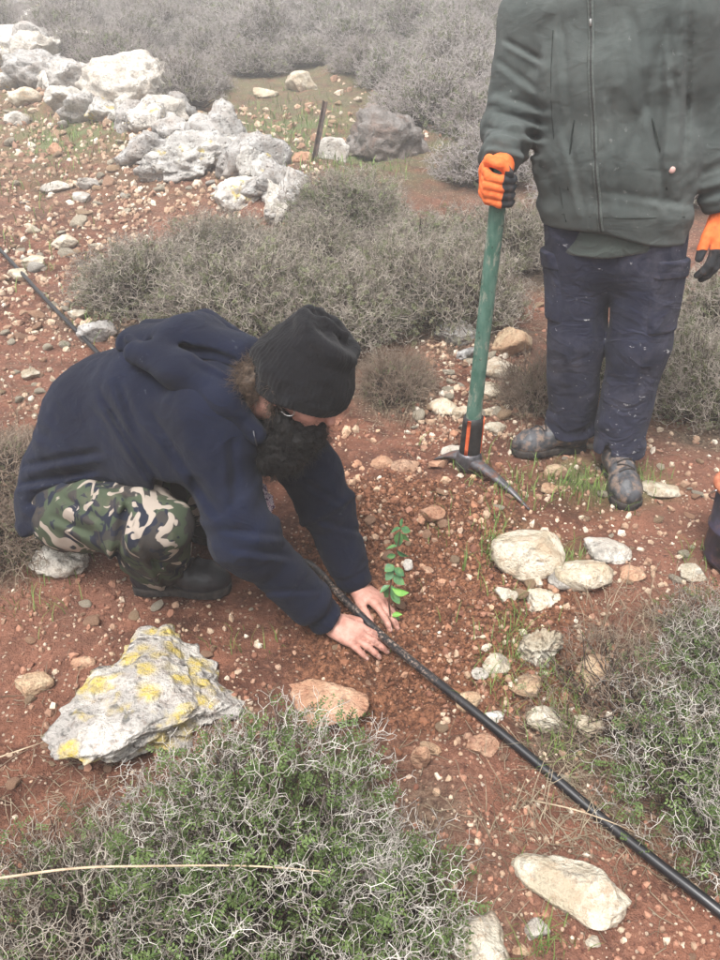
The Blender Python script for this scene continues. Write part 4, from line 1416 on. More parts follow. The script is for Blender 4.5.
def hairs(Vs, cen, n, L, r0, seed, bend, curl=0.5):
    r = np.random.default_rng(seed)
    i = r.integers(0, len(Vs), n)
    a = Vs[i]
    d = nrm(nrm(a - cen) + r.normal(0, curl, (n, 3)) + bend)
    P0, P1, R0 = [], [], []
    for k in range(3):
        b = a + d * (L * r.uniform(0.5, 1.1, n))[:, None]
        P0.append(a); P1.append(b); R0.append(np.full(n, r0 * (1 - k * 0.28)))
        d = nrm(d + r.normal(0, curl, (n, 3)) + bend * 0.6)
        a = b
    P0 = np.vstack(P0); P1 = np.vstack(P1); R0 = np.hstack(R0)
    return tubes(P0, P1, R0, R0 * 0.75)
Vq2, Fq2 = hairs(Vq, hq(0.03, 0, -0.10), 2600, 0.010, 0.00055, 81, np.array([0.05, 0, -0.55]))
obj('beard_hair', mk_mesh('beard_hair', Vq2, Fq2), M_BEARD, beard, kind='stuff')
# hair at the nape
def c_hair(p):
    d = ell(p, hq(-0.085, -0.035, -0.028), (0.038, 0.052, 0.052), HA)
    d = smin(d, chain(p, [hq(-0.02, -0.084, 0.0), hq(-0.012, -0.085, -0.04)], [0.01, 0.008], 0.01), 0.01)
    return d + 0.006 * fbm(p * 60, 2, 75)
lo, hi = bounds([hq(-0.07, -0.03, -0.02)], 0.14)
Vq, Fq = surf(c_hair, lo, hi, 0.0036)
hair = obj('hair', mk_mesh('hair', Vq, Fq), M_HAIR, c_root)
Vq2, Fq2 = hairs(Vq, hq(-0.05, 0, -0.02), 900, 0.016, 0.0006, 82, np.array([-0.2, 0, -0.3]))
obj('loose_hair', mk_mesh('loose_hair', Vq2, Fq2), M_HAIR, hair, kind='stuff')
# wire rim of the glasses showing under the hat
ring = []
for a in np.linspace(-2.4, 1.2, 14):
    ring.append(hq(0.028 + 0.015 * math.cos(a), -0.083 + 0.004 * math.cos(a), -0.026 + 0.012 * math.sin(a)))
Vq, Fq = sweep(np.array(ring), 0.0016, 6)
obj('glasses_rim', py_mesh('glasses_rim', Vq, Fq), M_METAL, c_root)

# patterned cloth hanging between his arms
def c_rag(p):
    a, b, c = P(262, 486, 2.06), P(268, 503, 2.05), P(262, 520, 2.07)
    d = chain(p, [a, b, c], [0.010, 0.017, 0.013], 0.01)
    return d + 0.008 * fbm(p * 60, 2, 91)
lo, hi = bounds([P(265, 500, 2.05)], 0.09)
Vq, Fq = surf(c_rag, lo, hi, 0.003)
m = Mat('pink_patterned_cotton', 0.9, 0.2)
nn = m.noise(95, 3, 0.6, m.coord(), 0.8)
m.color(m.ramp(nn, [(0.0, (0.12, 0.06, 0.12)), (0.46, (0.62, 0.52, 0.56)), (0.6, (0.30, 0.12, 0.22))], 'CONSTANT'))
obj('scarf', mk_mesh('scarf', Vq, Fq), m.m, c_root, label='pink and white patterned cloth hanging at the chest')

# ================================================================== the standing man
FAC = nrm(np.array([-0.5, -0.866, 0])); LA = np.array([0.866, -0.5, 0])    # facing, his left
gz = lambda x, y: float(H(np.array([x]), np.array([y]))[0])
J0, J1, J2, J3 = np.array([0.775, 2.37, 1.145]), np.array([0.742, 2.36, 1.36]), np.array([0.695, 2.35, 1.58]), np.array([0.662, 2.345, 1.72])
S_R, E_R, W_R = np.array([0.482, 2.45, 1.715]), np.array([0.445, 2.46, 1.44]), np.array([0.398, 2.262, 1.338])
S_L, E_L, W_L = np.array([0.838, 2.25, 1.71]), np.array([0.985, 2.31, 1.45]), np.array([1.058, 2.27, 1.215])
HP_R, HP_L = np.array([0.685, 2.43, 1.17]), np.array([0.875, 2.34, 1.17])
KN_R, KN_L = np.array([0.725, 2.42, 0.80]), np.array([0.902, 2.33, 0.80])
tR, hR = np.array([0.556, 2.455]), np.array([0.838, 2.495])
tL, hL = np.array([0.882, 2.118]), np.array([0.897, 2.402])
AN_R = np.array([0.775, 2.487, gz(.775, 2.487) + 0.10]); AN_L = np.array([0.893, 2.342, gz(.893, 2.342) + 0.10])
HEAD_S = np.array([0.63, 2.30, 1.995])
HAS = np.array([FAC, LA, [0, 0, 1.0]])
hs = lambda a, b, c: HEAD_S + FAC * a + LA * b + np.array([0, 0, c])

s_root = thing('person', (0.80, 2.36, gz(0.80, 2.36)), 'standing person in muddy olive fleece jacket and navy work trousers leaning on a pickaxe', 'person')

# grip on the pick handle
PK0 = foot(468, 470) + np.array([0, 0, 0.030])
GRIP = np.array([0.389, 2.205, 1.292])
PKA = nrm(GRIP - PK0)
E1 = nrm(np.array([1.0, 0.1, 0]) - PKA * (np.array([1.0, 0.1, 0]) @ PKA)); E2 = np.cross(E1, PKA)     # right, towards camera
if E2[1] > 0: E2 = -E2
def ga(th, h, r):
    t = math.radians(th)
    return GRIP + PKA * h + (-E1 * math.cos(t) + E2 * math.sin(t)) * r

def g_right():
    fingers = []
    for i, h in enumerate((0.030, 0.009, -0.012, -0.032)):
        k = (1.0, 1.04, 1.0, 0.9)[i]
        ch = [ga(-25, h + 0.012, 0.043), ga(30, h + 0.003, 0.047 * k), ga(78, h - 0.002, 0.042), ga(125, h - 0.005, 0.039), ga(165, h - 0.006, 0.036)]
        fingers.append((ch, [0.0135, 0.0135 * k, 0.0125 * k, 0.0115 * k, 0.010]))
    thumb = ([ga(-70, 0.035, 0.045), ga(-10, 0.068, 0.036), ga(65, 0.066, 0.036), ga(110, 0.044, 0.040)], [0.017, 0.0155, 0.014, 0.0115])
    return fingers, thumb
FG, TH = g_right()
def s_glove_r(p):
    d = rcone(p, ga(-55, 0.030, 0.050), ga(-50, -0.022, 0.046), 0.024, 0.020)
    d = smin(d, rcone(p, ga(-70, 0.045, 0.045), W_R, 0.028, 0.034), 0.02)
    f = None
    for ch, rs in FG + [TH]:
        e = chain(p, ch, rs, 0.006)
        f = e if f is None else np.minimum(f, e)
    d = smin(d, f, 0.006)
    d = smin(d, rcone(p, W_R, W_R + nrm(E_R - W_R) * 0.03, 0.034, 0.036), 0.01)
    return d + 0.0012 * fbm(p * 80, 2, 95)
HL = hand_parts(W_L, np.array([0.06, -0.14, -0.98]), np.array([0.55, -0.80, 0.1]), -1, 1.06, curl=(16, 24, 18), spread=(5, 1, -3, -8), thumb=(28, 10))
def s_glove_l(p):
    d = hand_sdf(p, HL) - 0.003
    d = smin(d, rcone(p, W_L + np.array([0, 0, 0.035]), W_L, 0.037, 0.03), 0.02)
    return d

def s_torso(p, o=0.0):
    d = chain(p, [J0, J1, J2, J3], [0.118 + o, 0.130 + o, 0.132 + o, 0.085 + o], 0.06, LA, 1.62)
    d = smin(d, chain(p, [S_R, J3 + np.array([0, 0, 0.02]), S_L], [0.07 + o, 0.07 + o, 0.07 + o], 0.05), 0.07)
    return d

def s_body(p):
    d = s_torso(p, -0.03)
    for s, e, w in ((S_R, E_R, W_R), (S_L, E_L, W_L)):
        d = smin(d, chain(p, [s, e, w], [0.055, 0.042, 0.028], 0.02), 0.03)
    for h, k, a in ((HP_R, KN_R, AN_R), (HP_L, KN_L, AN_L)):
        d = smin(d, chain(p, [h, k, a], [0.085, 0.055, 0.038], 0.02), 0.03)
    d = smin(d, rcone(p, J3, hs(-0.015, 0, -0.06), 0.068, 0.056), 0.03)
    hd = ell(p, hs(-0.01, 0, 0.02), (0.098, 0.077, 0.105), HAS)
    hd = smin(hd, ell(p, hs(0.03, 0, -0.062), (0.065, 0.056, 0.062), HAS), 0.03)
    hd = smin(hd, rcone(p, hs(0.088, 0, 0.01), hs(0.112, 0, -0.034), 0.010, 0.015), 0.012)
    for sy in (-1, 1):
        hd = smax(hd, -ell(p, hs(0.092, sy * 0.031, 0), (0.016, 0.017, 0.011), HAS), 0.008)
        hd = smin(hd, ell(p, hs(0.074, sy * 0.031, 0), (0.012, 0.012, 0.0115), HAS), 0.002)
        hd = smin(hd, ell(p, hs(-0.014, sy * 0.082, -0.01), (0.021, 0.011, 0.033), HAS), 0.006)
    hd = smin(hd, rcone(p, hs(0.086, -0.020, -0.07), hs(0.086, 0.020, -0.07), 0.009, 0.009), 0.01)
    return smin(d, hd, 0.02)
lo, hi = bounds([J0, S_R, S_L, W_R, W_L, E_R, AN_R, AN_L, hs(0, 0, 0.1)], 0.14)
Vb, Fb = surf(s_body, lo, hi, 0.0085)
obj('body', mk_mesh('body', Vb, Fb, True, {'nail': np.zeros(len(Vb)), 'dirt': np.zeros(len(Vb))}), M_SKIN, s_root)
def s_hair(p):
    d = ell(p, hs(-0.018, 0, 0.035), (0.102, 0.084, 0.104), HAS)
    d = smax(d, (p - hs(0.055, 0, 0.03)) @ nrm(FAC * 0.9 + np.array([0, 0, -0.45])), 0.01)
    d = smax(d, -(p[:, 2] - (HEAD_S[2] - 0.055)), 0.01)
    return d + 0.004 * fbm(p * 60, 2, 97)
lo, hi = bounds([HEAD_S], 0.17)
Vq, Fq = surf(s_hair, lo, hi, 0.005)
obj('hair', mk_mesh('hair', Vq, Fq), M_HAIR, s_root)

def sleeve(p, s, e, w, amp, seed, rs):
    a = chain(p, [s, e, w], rs, 0.03)
    t, L = along(p, e, w)
    x = t / L
    bunch = np.exp(-((x - 0.75) / 0.4) ** 2)
    a = a + amp * bunch * vnoise(np.stack([t * 45 + 1.2 * vnoise(p * 9, seed + 2), (p @ LA) * 8, p[:, 0] * 0], 1), seed)
    t2, L2 = along(p, s, e)
    q = np.stack([t2 * 24 + 1.5 * vnoise(p * 7, seed + 5), (p @ LA) * 8, p[:, 1] * 8], 1)
    a = a + amp * 0.8 * vnoise(q, seed + 1) * np.exp(-((t2 / L2 - 0.95) / 0.4) ** 2)
    return smax(a, t - L * 1.0, 0.012)
def s_jacket(p):
    d = chain(p, [J0 + (J0 - J1) * 0.05, J1, J2, J3], [0.137, 0.145, 0.140, 0.10], 0.06, LA, 1.56)
    d = smin(d, chain(p, [S_R, J3 + np.array([0, 0, 0.03]), S_L], [0.088, 0.088, 0.088], 0.05), 0.07)
    # blouse over the waistband
    h = p[:, 2]
    fa = (p - J1) @ FAC; la = (p - J1) @ LA
    d = d + 0.007 * fbm(np.stack([la * 11, fa * 5, h * 2.4], 1), 2, 101) * sstep(1.08, 1.25, h)
    d = d + 0.010 * np.exp(-((la - 0.135 + 0.10 * (h - 1.4)) / 0.016) ** 2) * (fa > 0) * sstep(1.22, 1.34, h) * (1 - sstep(1.6, 1.7, h))
    d = d - 0.008 * np.exp(-((la - 0.165 + 0.10 * (h - 1.4)) / 0.016) ** 2) * (fa > 0) * sstep(1.22, 1.34, h) * (1 - sstep(1.6, 1.7, h))
    d = d + 0.007 * np.exp(-((la - 0.075 - 0.16 * (h - 1.4)) / 0.013) ** 2) * (fa > 0) * sstep(1.28, 1.42, h)
    d = d - 0.010 * np.exp(-((h - 1.205) / 0.035) ** 2)
    d = d + 0.003 * fbm(p * 22, 2, 102)
    for s, e, w, sd in ((S_R, E_R, W_R + (W_R - E_R) * -0.08, 110), (S_L, E_L, W_L + (W_L - E_L) * -0.03, 120)):
        d = smin(d, sleeve(p, s, e, w, 0.015, sd, [0.086, 0.076, 0.056]), 0.030)
    for (a, b, wd, am) in (((690, 5), (684, 160), 0.009, 0.010), ((632, 10), (648, 120), 0.011, 0.006), ((652, 110), (668, 215), 0.010, 0.006), ((610, 90), (618, 210), 0.010, 0.005), ((562, 20), (570, 120), 0.010, 0.006), ((566, 130), (585, 212), 0.010, 0.006), ((600, 190), (690, 205), 0.009, 0.003), ((500, 96), (548, 110), 0.008, 0.007), ((494, 112), (546, 124), 0.008, 0.008), ((488, 128), (545, 138), 0.008, 0.008), ((486, 144), (540, 154), 0.008, 0.006), ((498, 60), (540, 92), 0.009, 0.006), ((505, 40), (542, 60), 0.007, 0.008), ((668, 20), (676, 100), 0.009, 0.005)):
        d = d + crease(p, a, b, wd, am, 3.0)
    # zip welt
    d = d - 0.0035 * np.exp(-((la + 0.012) / 0.016) ** 4) * (fa > 0)
    d = d + 0.004 * np.exp(-((la + 0.012) / 0.004) ** 2) * (fa > 0)
    d = smax(d, 1.160 - 0.035 * sstep(0.0, 0.2, la) - h, 0.010)
    # collar
    d = smin(d, smax(np.abs(rcone(p, J3 + np.array([0, 0, 0.04]), J3 + np.array([-0.02, -0.02, 0.17]), 0.085, 0.075)) - 0.007, (h - 1.86), 0.006), 0.02)
    return d
lo, hi = bounds([J0, S_R, S_L, E_R, W_R, W_L, E_L, J3 + np.array([0, 0, .1])], 0.17)
Vj, Fj = surf(s_jacket, lo, hi, 0.0056)
jacket = obj('jacket', mk_mesh('jacket', Vj, Fj), M_JACKET, s_root)
# zip: two rows of teeth tape and a slider
zl = []
for z in np.linspace(1.165, 1.80, 120):
    c0 = J1 + (J3 - J1) * (z - J1[2]) / (J3[2] - J1[2]); c0[2] = z
    zl.append(hit_surface(s_jacket, c0 + FAC * 0.4 - LA * 0.012, -FAC) + FAC * 0.001)
zl = np.array(zl)
Vq, Fq = sweep(zl - FAC * 0.0006, 1.0, 8, squash=(0.0018, 0.0085), ref=LA)
obj('zip_tape', py_mesh('zip_tape', Vq, Fq), m_plain('grey_zip_tape', (0.075, 0.088, 0.082), (0.115, 0.13, 0.122), 150, 0.9), jacket)
Vq, Fq = sweep(zl, 0.0026 + 0.0007 * (np.arange(len(zl)) % 2), 6, ref=LA)
zp = obj('zip', py_mesh('zip', Vq, Fq), m_plain('dark_zip', (0.012, 0.013, 0.013), (0.045, 0.048, 0.046), 400, 0.5, 0.4, 0.4), jacket)
Vq, Fq = sweep(np.array([zl[-21] + FAC * 0.003, zl[-22] + FAC * 0.004, zl[-24] + FAC * 0.003]), 0.003, 8, ref=LA)
obj('zip_slider', py_mesh('zip_slider', Vq, Fq), m_plain('grey_slider', (0.2, 0.2, 0.2), (0.35, 0.35, 0.34), 50, 0.5, 0.5, 0), zp)
# snap button by the pocket
sb = on(s_jacket, 672, 170)
Vq, Fq = sweep(np.array([sb + [0, 0.003, 0], sb + [0, -0.002, 0.0], sb + [0, -0.0035, 0.0]]), [0.009, 0.009, 0.005], 12, ref=(0, 0, 1))
obj('snap_button', py_mesh('snap_button', Vq, Fq), m_plain('pinkish_button', (0.5, 0.30, 0.27), (0.62, 0.42, 0.38), 60, 0.4), jacket)

# seams and the pocket welt
M_SEAM = m_plain('dark_seam', (0.018, 0.023, 0.021), (0.035, 0.043, 0.04), 120, 0.9)
for nm, line in (('seam', [(553, 30), (551, 80), (553, 130), (560, 190), (566, 222)]), ('pocket_welt', [(652, 118), (660, 150), (667, 190)]), ('pocket_welt', [(574, 120), (570, 152), (568, 190)]), ('hem_seam', [(562, 214), (590, 217), (620, 218), (650, 218), (685, 217)])):
    pl = catmull([on(s_jacket, u, v) for u, v in line], 8)
    Vq, Fq = sweep(pl, 0.0016 if nm != 'pocket_welt' else 0.0026, 6)
    obj(nm, py_mesh(nm, Vq, Fq), M_SEAM, jacket)

# shirt tail under the jacket
def s_shirt(p):
    d = chain(p, [J0 + np.array([0, 0, -0.10]), J0 + np.array([0, 0, 0.1])], [0.122, 0.120], 0.05, LA, 1.56)
    la = (p - J1) @ LA
    d = d + 0.004 * fbm(np.stack([la * 20, p[:, 2] * 5, p[:, 2] * 0], 1), 2, 131)
    return smax(smax(d, (1.085 + 0.022 * sstep(0.02, 0.16, la)) - p[:, 2], 0.006), p[:, 2] - 1.2, 0.006)
lo, hi = bounds([J0], 0.26)
Vq, Fq = surf(s_shirt, lo, hi, 0.006)
obj('shirt_tail', mk_mesh('shirt_tail', Vq, Fq), M_SHIRT, s_root)

# trousers
def leg_s(p, h, k, a, seed, hem=0.0):
    a2 = a + np.array([0, 0, -0.015 + hem])
    d = chain(p, [h, k, a2], [0.112, 0.090, 0.086], 0.04)
    t, L = along(p, k, a2)
    d = d + 0.011 * vnoise(np.stack([t * 22 + 1.5 * vnoise(p * 8, seed), p[:, 0] * 6, p[:, 1] * 6], 1), seed + 1) * (0.25 + 0.75 * np.exp(-((t / L - 0.95) / 0.28) ** 2)) * (t > 0)
    t2, L2 = along(p, h, k)
    d = d + 0.008 * fbm(np.stack([p[:, 0] * 14, p[:, 1] * 14, t2 * 6], 1), 2, seed + 3)
    d = smax(d, t - L, 0.006)
    # open cuff: the leg is a tube
    return smax(d, -smax(rcone(p, a2 + (k - a2) * 0.2, a2 - (k - a2) * 0.1, 0.070, 0.076), -(t - L * 0.85), 0.01), 0.008)
def s_trousers(p):
    d = rcone(p, np.array([0.78, 2.375, 1.08]), np.array([0.77, 2.37, 1.25]), 0.106, 0.098, LA, 1.55)
    d = smin(d, leg_s(p, HP_R, KN_R, AN_R, 141, 0.0), 0.05)
    l2 = leg_s(p, HP_L, KN_L, AN_L, 151, 0.0)
    # keep the legs apart below the crotch
    k = 0.05 * sstep(0.85, 1.02, p[:, 2]) + 0.001
    h = np.clip(0.5 + 0.5 * (l2 - d) / k, 0, 1)
    d = l2 + (d - l2) * h - k * h * (1 - h)
    return d
lo, hi = bounds([HP_R, HP_L, AN_R, AN_L], 0.16)
Vq, Fq = surf(s_trousers, lo, hi, 0.0068)
wt = obj('work_trousers', mk_mesh('work_trousers', Vq, Fq), M_WORK, s_root)
# cargo pockets on the outer thighs
for sgn, hp_, kn in ((-1, HP_R, KN_R), (1, HP_L, KN_L)):
    cc = hp_ + (kn - hp_) * 0.50
    outn = nrm(LA * sgn * 0.95 + FAC * 0.35)
    fw = nrm(np.cross(np.array([0, 0, 1.0]), outn))
    def pocket(p, z0, z1, wd, off):
        q = p - cc
        bx = np.maximum(np.abs(q @ fw) - wd, np.maximum(q[:, 2] - z1, z0 - q[:, 2]))
        bx = np.maximum(bx, 0.03 - q @ outn)
        return smax(s_trousers(p) - off, bx, 0.008)
    lo, hi = bounds([cc], 0.20)
    Vq, Fq = surf(lambda p: pocket(p, -0.12, 0.09, 0.072, 0.009), lo, hi, 0.0058)
    po = obj('cargo_pocket', mk_mesh('cargo_pocket', Vq, Fq), M_WORK, wt)
    Vq, Fq = surf(lambda p: pocket(p, 0.045, 0.100, 0.076, 0.014), lo, hi, 0.0058)
    obj('pocket_flap', mk_mesh('pocket_flap', Vq, Fq), M_WORK, wt)

# boots
for t2, h2 in ((tR, hR), (tL, hL)):
    hp_ = np.array([*h2, gz(*h2) + 0.002]); tp_ = np.array([*t2, gz(*t2) + 0.002])
    f, fs, lo, hi, q, fr = shoe_sdf(hp_, tp_, np.array([0, 0, 1.0]), cut=0.018)
    Vs, Fs = surf(f, lo, hi, 0.0045)
    so = obj('boot', mk_mesh('boot', Vs, Fs), M_BOOT, s_root)
    Vs, Fs = surf(fs, lo, hi, 0.0045)
    obj('sole', mk_mesh('sole', Vs, Fs), M_RUBBER, so)
    lc = []
    for k in range(5):
        x = 0.105 + 0.021 * k
        arc = [hit_surface(f, q(x + 0.007 * sg_ * (k % 2 * 2 - 1), sg_ * 0.026, 0.25), -fr[2], 0.4) + fr[2] * 0.001 for sg_ in np.linspace(-1, 1, 7)]
        lc.append(sweep(np.array(arc), 0.0030, 6, ref=fr[0]))
    Vl, Fl = merge(lc)
    obj('laces', py_mesh('laces', Vl, Fl), M_LACE, so)

# gloves
lo, hi = bounds([GRIP, W_R], 0.11)
Vq, Fq = surf(s_glove_r, lo, hi, 0.0028)
rel = Vq - GRIP
hgt = rel @ PKA
flat_ = rel - np.outer(hgt, PKA)
th = np.degrees(np.arctan2(flat_ @ E2, -(flat_ @ E1)))
rd = np.linalg.norm(flat_, axis=1)
dip = sstep(78, 92, th + 6 * vnoise(Vq * 60, 3))
dip = np.maximum(dip, (1 - sstep(0.034, 0.039, rd)) * (hgt < 0.058))
dip = np.where((hgt > 0.052) & (th > -60) & (th < 100), sstep(96, 104, th), dip)
obj('glove', mk_mesh('glove', Vq, Fq, True, {'dip': dip}), M_GLOVE, s_root, label='orange glove with black palm gripping the pickaxe handle')
lo, hi = bounds([W_L] + [f[0][-1] for f in HL[1]], 0.07)
Vq, Fq = surf(s_glove_l, lo, hi, 0.0032)
kx = nrm(np.array([0.06, -0.14, -0.98]))
dip = sstep(0.092, 0.106, (Vq - W_L) @ kx + 0.004 * vnoise(Vq * 60, 5))
obj('glove', mk_mesh('glove', Vq, Fq, True, {'dip': dip}), M_GLOVE, s_root, label='orange glove with black fingers hanging at his side')

# ================================================================== pickaxe
pk = thing('pickaxe', foot(468, 472), 'upright pickaxe with worn green handle, black and orange collar and dark steel head', 'pickaxe')
def m_handle():
    m = Mat('worn_green_paint', 0.6, 0.35)
    g = m.coord('Object')
    mp = m.n('ShaderNodeMapping'); m.set(mp.inputs['Vector'], g); mp.inputs['Scale'].default_value = (1, 1, 0.35)
    c = m.mix(m.thr(m.noise(30, 5, 0.6, mp.outputs[0]), 0.35, 0.65), (0.045, 0.12, 0.088), (0.10, 0.19, 0.15))
    c = m.mix(m.math('MULTIPLY', m.thr(m.noise(42, 6, 0.7, mp.outputs[0]), 0.50, 0.64), 0.8), c, (0.30, 0.30, 0.25))
    c = m.mix(m.math('MULTIPLY', m.thr(m.noise(60, 4, 0.7, g), 0.63, 0.68), 0.8), c, (0.03, 0.04, 0.035))
    m.color(c)
    m.bump(m.noise(90, 5, 0.6, mp.outputs[0]), 0.4, 0.002)
    return m.m
ts = np.linspace(0, 1, 26)
hl = np.linalg.norm(GRIP - PK0) + 0.045
hpts = PK0 + PKA * (ts * hl)[:, None]
hr = 0.0212 + 0.006 * np.exp(-((ts - 0.0) / 0.22) ** 2) + 0.002 * np.exp(-((ts - 1) / 0.06) ** 2)
hr[-1] *= 0.85
Vq, Fq = sweep(hpts, hr, 18, squash=(1.12, 0.88), ref=(0, 1, 0))
obj('handle', py_mesh('handle', Vq, Fq), m_handle(), pk)
cs = np.linspace(0.035, 0.185, 8)
cp = PK0 + PKA * cs[:, None]
cr = 0.0315 + 0.002 * np.exp(-((cs - 0.04) / 0.03) ** 2)
cr[0] *= 0.97; cr[-1] *= 0.96
Vq, Fq = sweep(cp, cr, 20, squash=(1.14, 0.94), ref=(0, 1, 0))
collar = obj('collar', py_mesh('collar', Vq, Fq), m_plain('black_rubber_collar', (0.010, 0.010, 0.011), (0.03, 0.028, 0.027), 60, 0.6, 0.4, 0.3), pk)
M_OR = m_plain('orange_stripe', (0.62, 0.10, 0.03), (0.75, 0.16, 0.06), 60, 0.55, 0.4, 0.2)
for a0 in (-168, -62, 62, 172):
    Vs_, Fs_ = [], []
    c1 = PK0 + PKA * np.linspace(0.045, 0.183, 6)[:, None]
    tan = PKA; e1 = nrm(np.cross(tan, np.array([0, 1.0, 0]))); e2 = np.cross(e1, tan)
    for i, c_ in enumerate(c1):
        for j in range(5):
            for lay in (0, 1):
                aa = math.radians(a0 + (j - 2) * 4.6)
                rr_ = 0.0338 if lay == 0 else 0.030
                Vs_.append(c_ + e1 * math.cos(aa) * rr_ * 1.14 + e2 * math.sin(aa) * rr_ * 0.96)
    idf = lambda i, j, l: (i * 5 + j) * 2 + l
    for i in range(5):
        for j in range(4):
            Fs_.append([idf(i, j, 0), idf(i + 1, j, 0), idf(i + 1, j + 1, 0), idf(i, j + 1, 0)])
    for i in range(5):
        for j in (0, 4):
            Fs_.append([idf(i, j, 0), idf(i, j, 1), idf(i + 1, j, 1), idf(i + 1, j, 0)])
    for j in range(4):
        for i in (0, 5):
            Fs_.append([idf(i, j, 0), idf(i, j + 1, 0), idf(i, j + 1, 1), idf(i, j, 1)])
    obj('stripe', py_mesh('stripe', np.array(Vs_), np.array(Fs_)), M_OR, collar)
# steel head
tipR = foot(529, 511) + np.array([0, 0, 0.006]); tipL = foot(441, 458) + np.array([0, 0, 0.008])
ctr = PK0 + PKA * 0.012
arm1 = catmull([ctr, ctr + (tipR - ctr) * 0.35 + np.array([0, 0, 0.014]), ctr + (tipR - ctr) * 0.7 + np.array([0, 0, 0.013]), tipR], 7)
tt = np.linspace(0, 1, len(arm1))
arm1w = 0.026 * (1 - tt) + 0.0035
V1, F1 = sweep(arm1, 1.0, 10, squash=(arm1w, 0.017 * (1 - tt) + 0.003), ref=(0, 0, 1))
arm2 = catmull([ctr, ctr + (tipL - ctr) * 0.5 + np.array([0, 0, 0.014]), tipL], 8)
tt = np.linspace(0, 1, len(arm2))
V2, F2 = sweep(arm2, 1.0, 10, squash=(0.024 + 0.020 * tt, 0.018 * (1 - tt) + 0.0035), ref=(0, 0, 1))
eye = PK0 + PKA * np.linspace(-0.026, 0.046, 7)[:, None]
V3, F3 = sweep(eye, np.array([0.034, 0.041, 0.043, 0.043, 0.042, 0.039, 0.035]), 18, squash=(1.1, 0.95), ref=(0, 1, 0))
m = Mat('dull_dark_steel', 0.5, 0.5)
g_ = m.coord('Object')
m.b.inputs['Metallic'].default_value = 0.35
c = m.mix(m.thr(m.noise(30, 5, 0.65, g_), 0.35, 0.65), (0.055, 0.052, 0.058), (0.12, 0.115, 0.125))
md = m.thr(m.noise(22, 5, 0.7, g_), 0.52, 0.62)
c = m.mix(m.math('MULTIPLY', md, 0.75), c, (0.16, 0.075, 0.05))
m.color(c); m.set(m.b.inputs['Roughness'], m.math('ADD', 0.42, m.math('MULTIPLY', md, 0.45)))
m.bump(m.noise(80, 5, 0.6, g_), 0.4, 0.002)
V4, F4 = merge([(V1, F1), (V2, F2), (V3, F3)])
obj('steel_head', py_mesh('steel_head', V4, F4), m.m, pk)

# ================================================================== seedling
M_LEAF = Mat('seedling_leaf', 0.5, 0.4)
_lg = M_LEAF.coord('Object')
M_LEAF.color(M_LEAF.mix(M_LEAF.thr(M_LEAF.noise(40, 3, 0.6, _lg), 0.35, 0.65), (0.045, 0.125, 0.055), (0.10, 0.21, 0.07)))
M_LEAF.bump(M_LEAF.noise(150, 3, 0.6, _lg), 0.3, 0.001)
M_LEAF2 = m_plain('fresh_leaf', (0.11, 0.27, 0.045), (0.17, 0.34, 0.06), 40, 0.5, 0.4, 0.2)
M_TWIG = m_plain('seedling_stem', (0.055, 0.030, 0.022), (0.12, 0.06, 0.04), 60, 0.7)
SB = foot(391, 628)
SD = float(depth_of(SB))
sp = lambda u, v, dd=0.0: P(u, v, SD - (628 - v) * 0.00045 * 2.0 + dd)
sap = thing('seedling', SB, 'small green leafy tree seedling standing in the dug soil between the hands', 'seedling')
stem_pts = catmull([SB + np.array([0, 0, -0.03]), sp(391, 622), sp(389, 600), sp(392, 575), sp(397, 550), sp(401, 527)], 6)
Vq, Fq = sweep(stem_pts, np.linspace(0.0030, 0.0012, len(stem_pts)), 8, ref=(0, 1, 0))
obj('stem', py_mesh('stem', Vq, Fq), M_TWIG, sap)
def leaf_geo(base, tip, width, nrml, cup=0.12):
    ax = tip - base; L = np.linalg.norm(ax); ax = ax / L
    sd = nrm(np.cross(nrml, ax)); nn = np.cross(ax, sd)
    Vl, Fl = [], []
    prof = [0.06, 0.55, 0.92, 1.0, 0.88, 0.55, 0.05]
    for i, w in enumerate(prof):
        t = i / 6
        for j in (-1, -0.5, 0, 0.5, 1):
            Vl.append(base + ax * L * t + sd * (j * w * width / 2) + nn * (cup * width * (abs(j) ** 1.5) * w - 0.10 * L * (t - 0.4) ** 2 + 0.02 * width * math.sin(9 * t + j)))
    for i in range(6):
        for j in range(4):
            a = i * 5 + j
            Fl.append([a, a + 5, a + 6, a + 1])
    return np.array(Vl), np.array(Fl)
rl = np.random.default_rng(5)
for (su, sv, lu, lv, w, fresh) in [
    (401, 528, 390, 533, .024, 0), (401, 528, 411, 532, .024, 0), (400, 531, 398, 545, .026, 0), (400, 533, 411, 543, .022, 0), (401, 527, 402, 519, .018, 0),
    (398, 546, 386, 549, .020, 0), (397, 550, 408, 556, .022, 0), (396, 555, 386, 557, .018, 0),
    (394, 565, 384, 572, .026, 0), (393, 570, 385, 582, .026, 0), (393, 568, 403, 575, .022, 0), (392, 575, 405, 585, .026, 0),
    (390, 585, 381, 592, .022, 0), (390, 588, 384, 599, .022, 0), (391, 585, 397, 600, .030, 0), (392, 588, 409, 593, .030, 1), (391, 590, 401, 606, .024, 0),
    (391, 616, 381, 617, .020, 0), (391, 616, 405, 614, .022, 1), (391, 614, 399, 619, .016, 0)]:
    a = sp(su, sv); b = sp(lu, lv, rl.uniform(-0.02, 0.015))
    nn = nrm(np.array([rl.uniform(-0.4, 0.4), -0.6, 0.75]) + 0.2 * rl.normal(size=3))
    b = a + (b - a) * rl.uniform(0.8, 1.15)
    w = w * rl.uniform(0.7, 1.05)
    nn = nrm(nn + 0.5 * rl.normal(size=3))
    Vl, Fl = leaf_geo(a, b, w, nn, rl.uniform(-0.1, 0.35))
    obj('leaf', mk_mesh('leaf', Vl, Fl), M_LEAF2 if fresh else M_LEAF.m, sap)

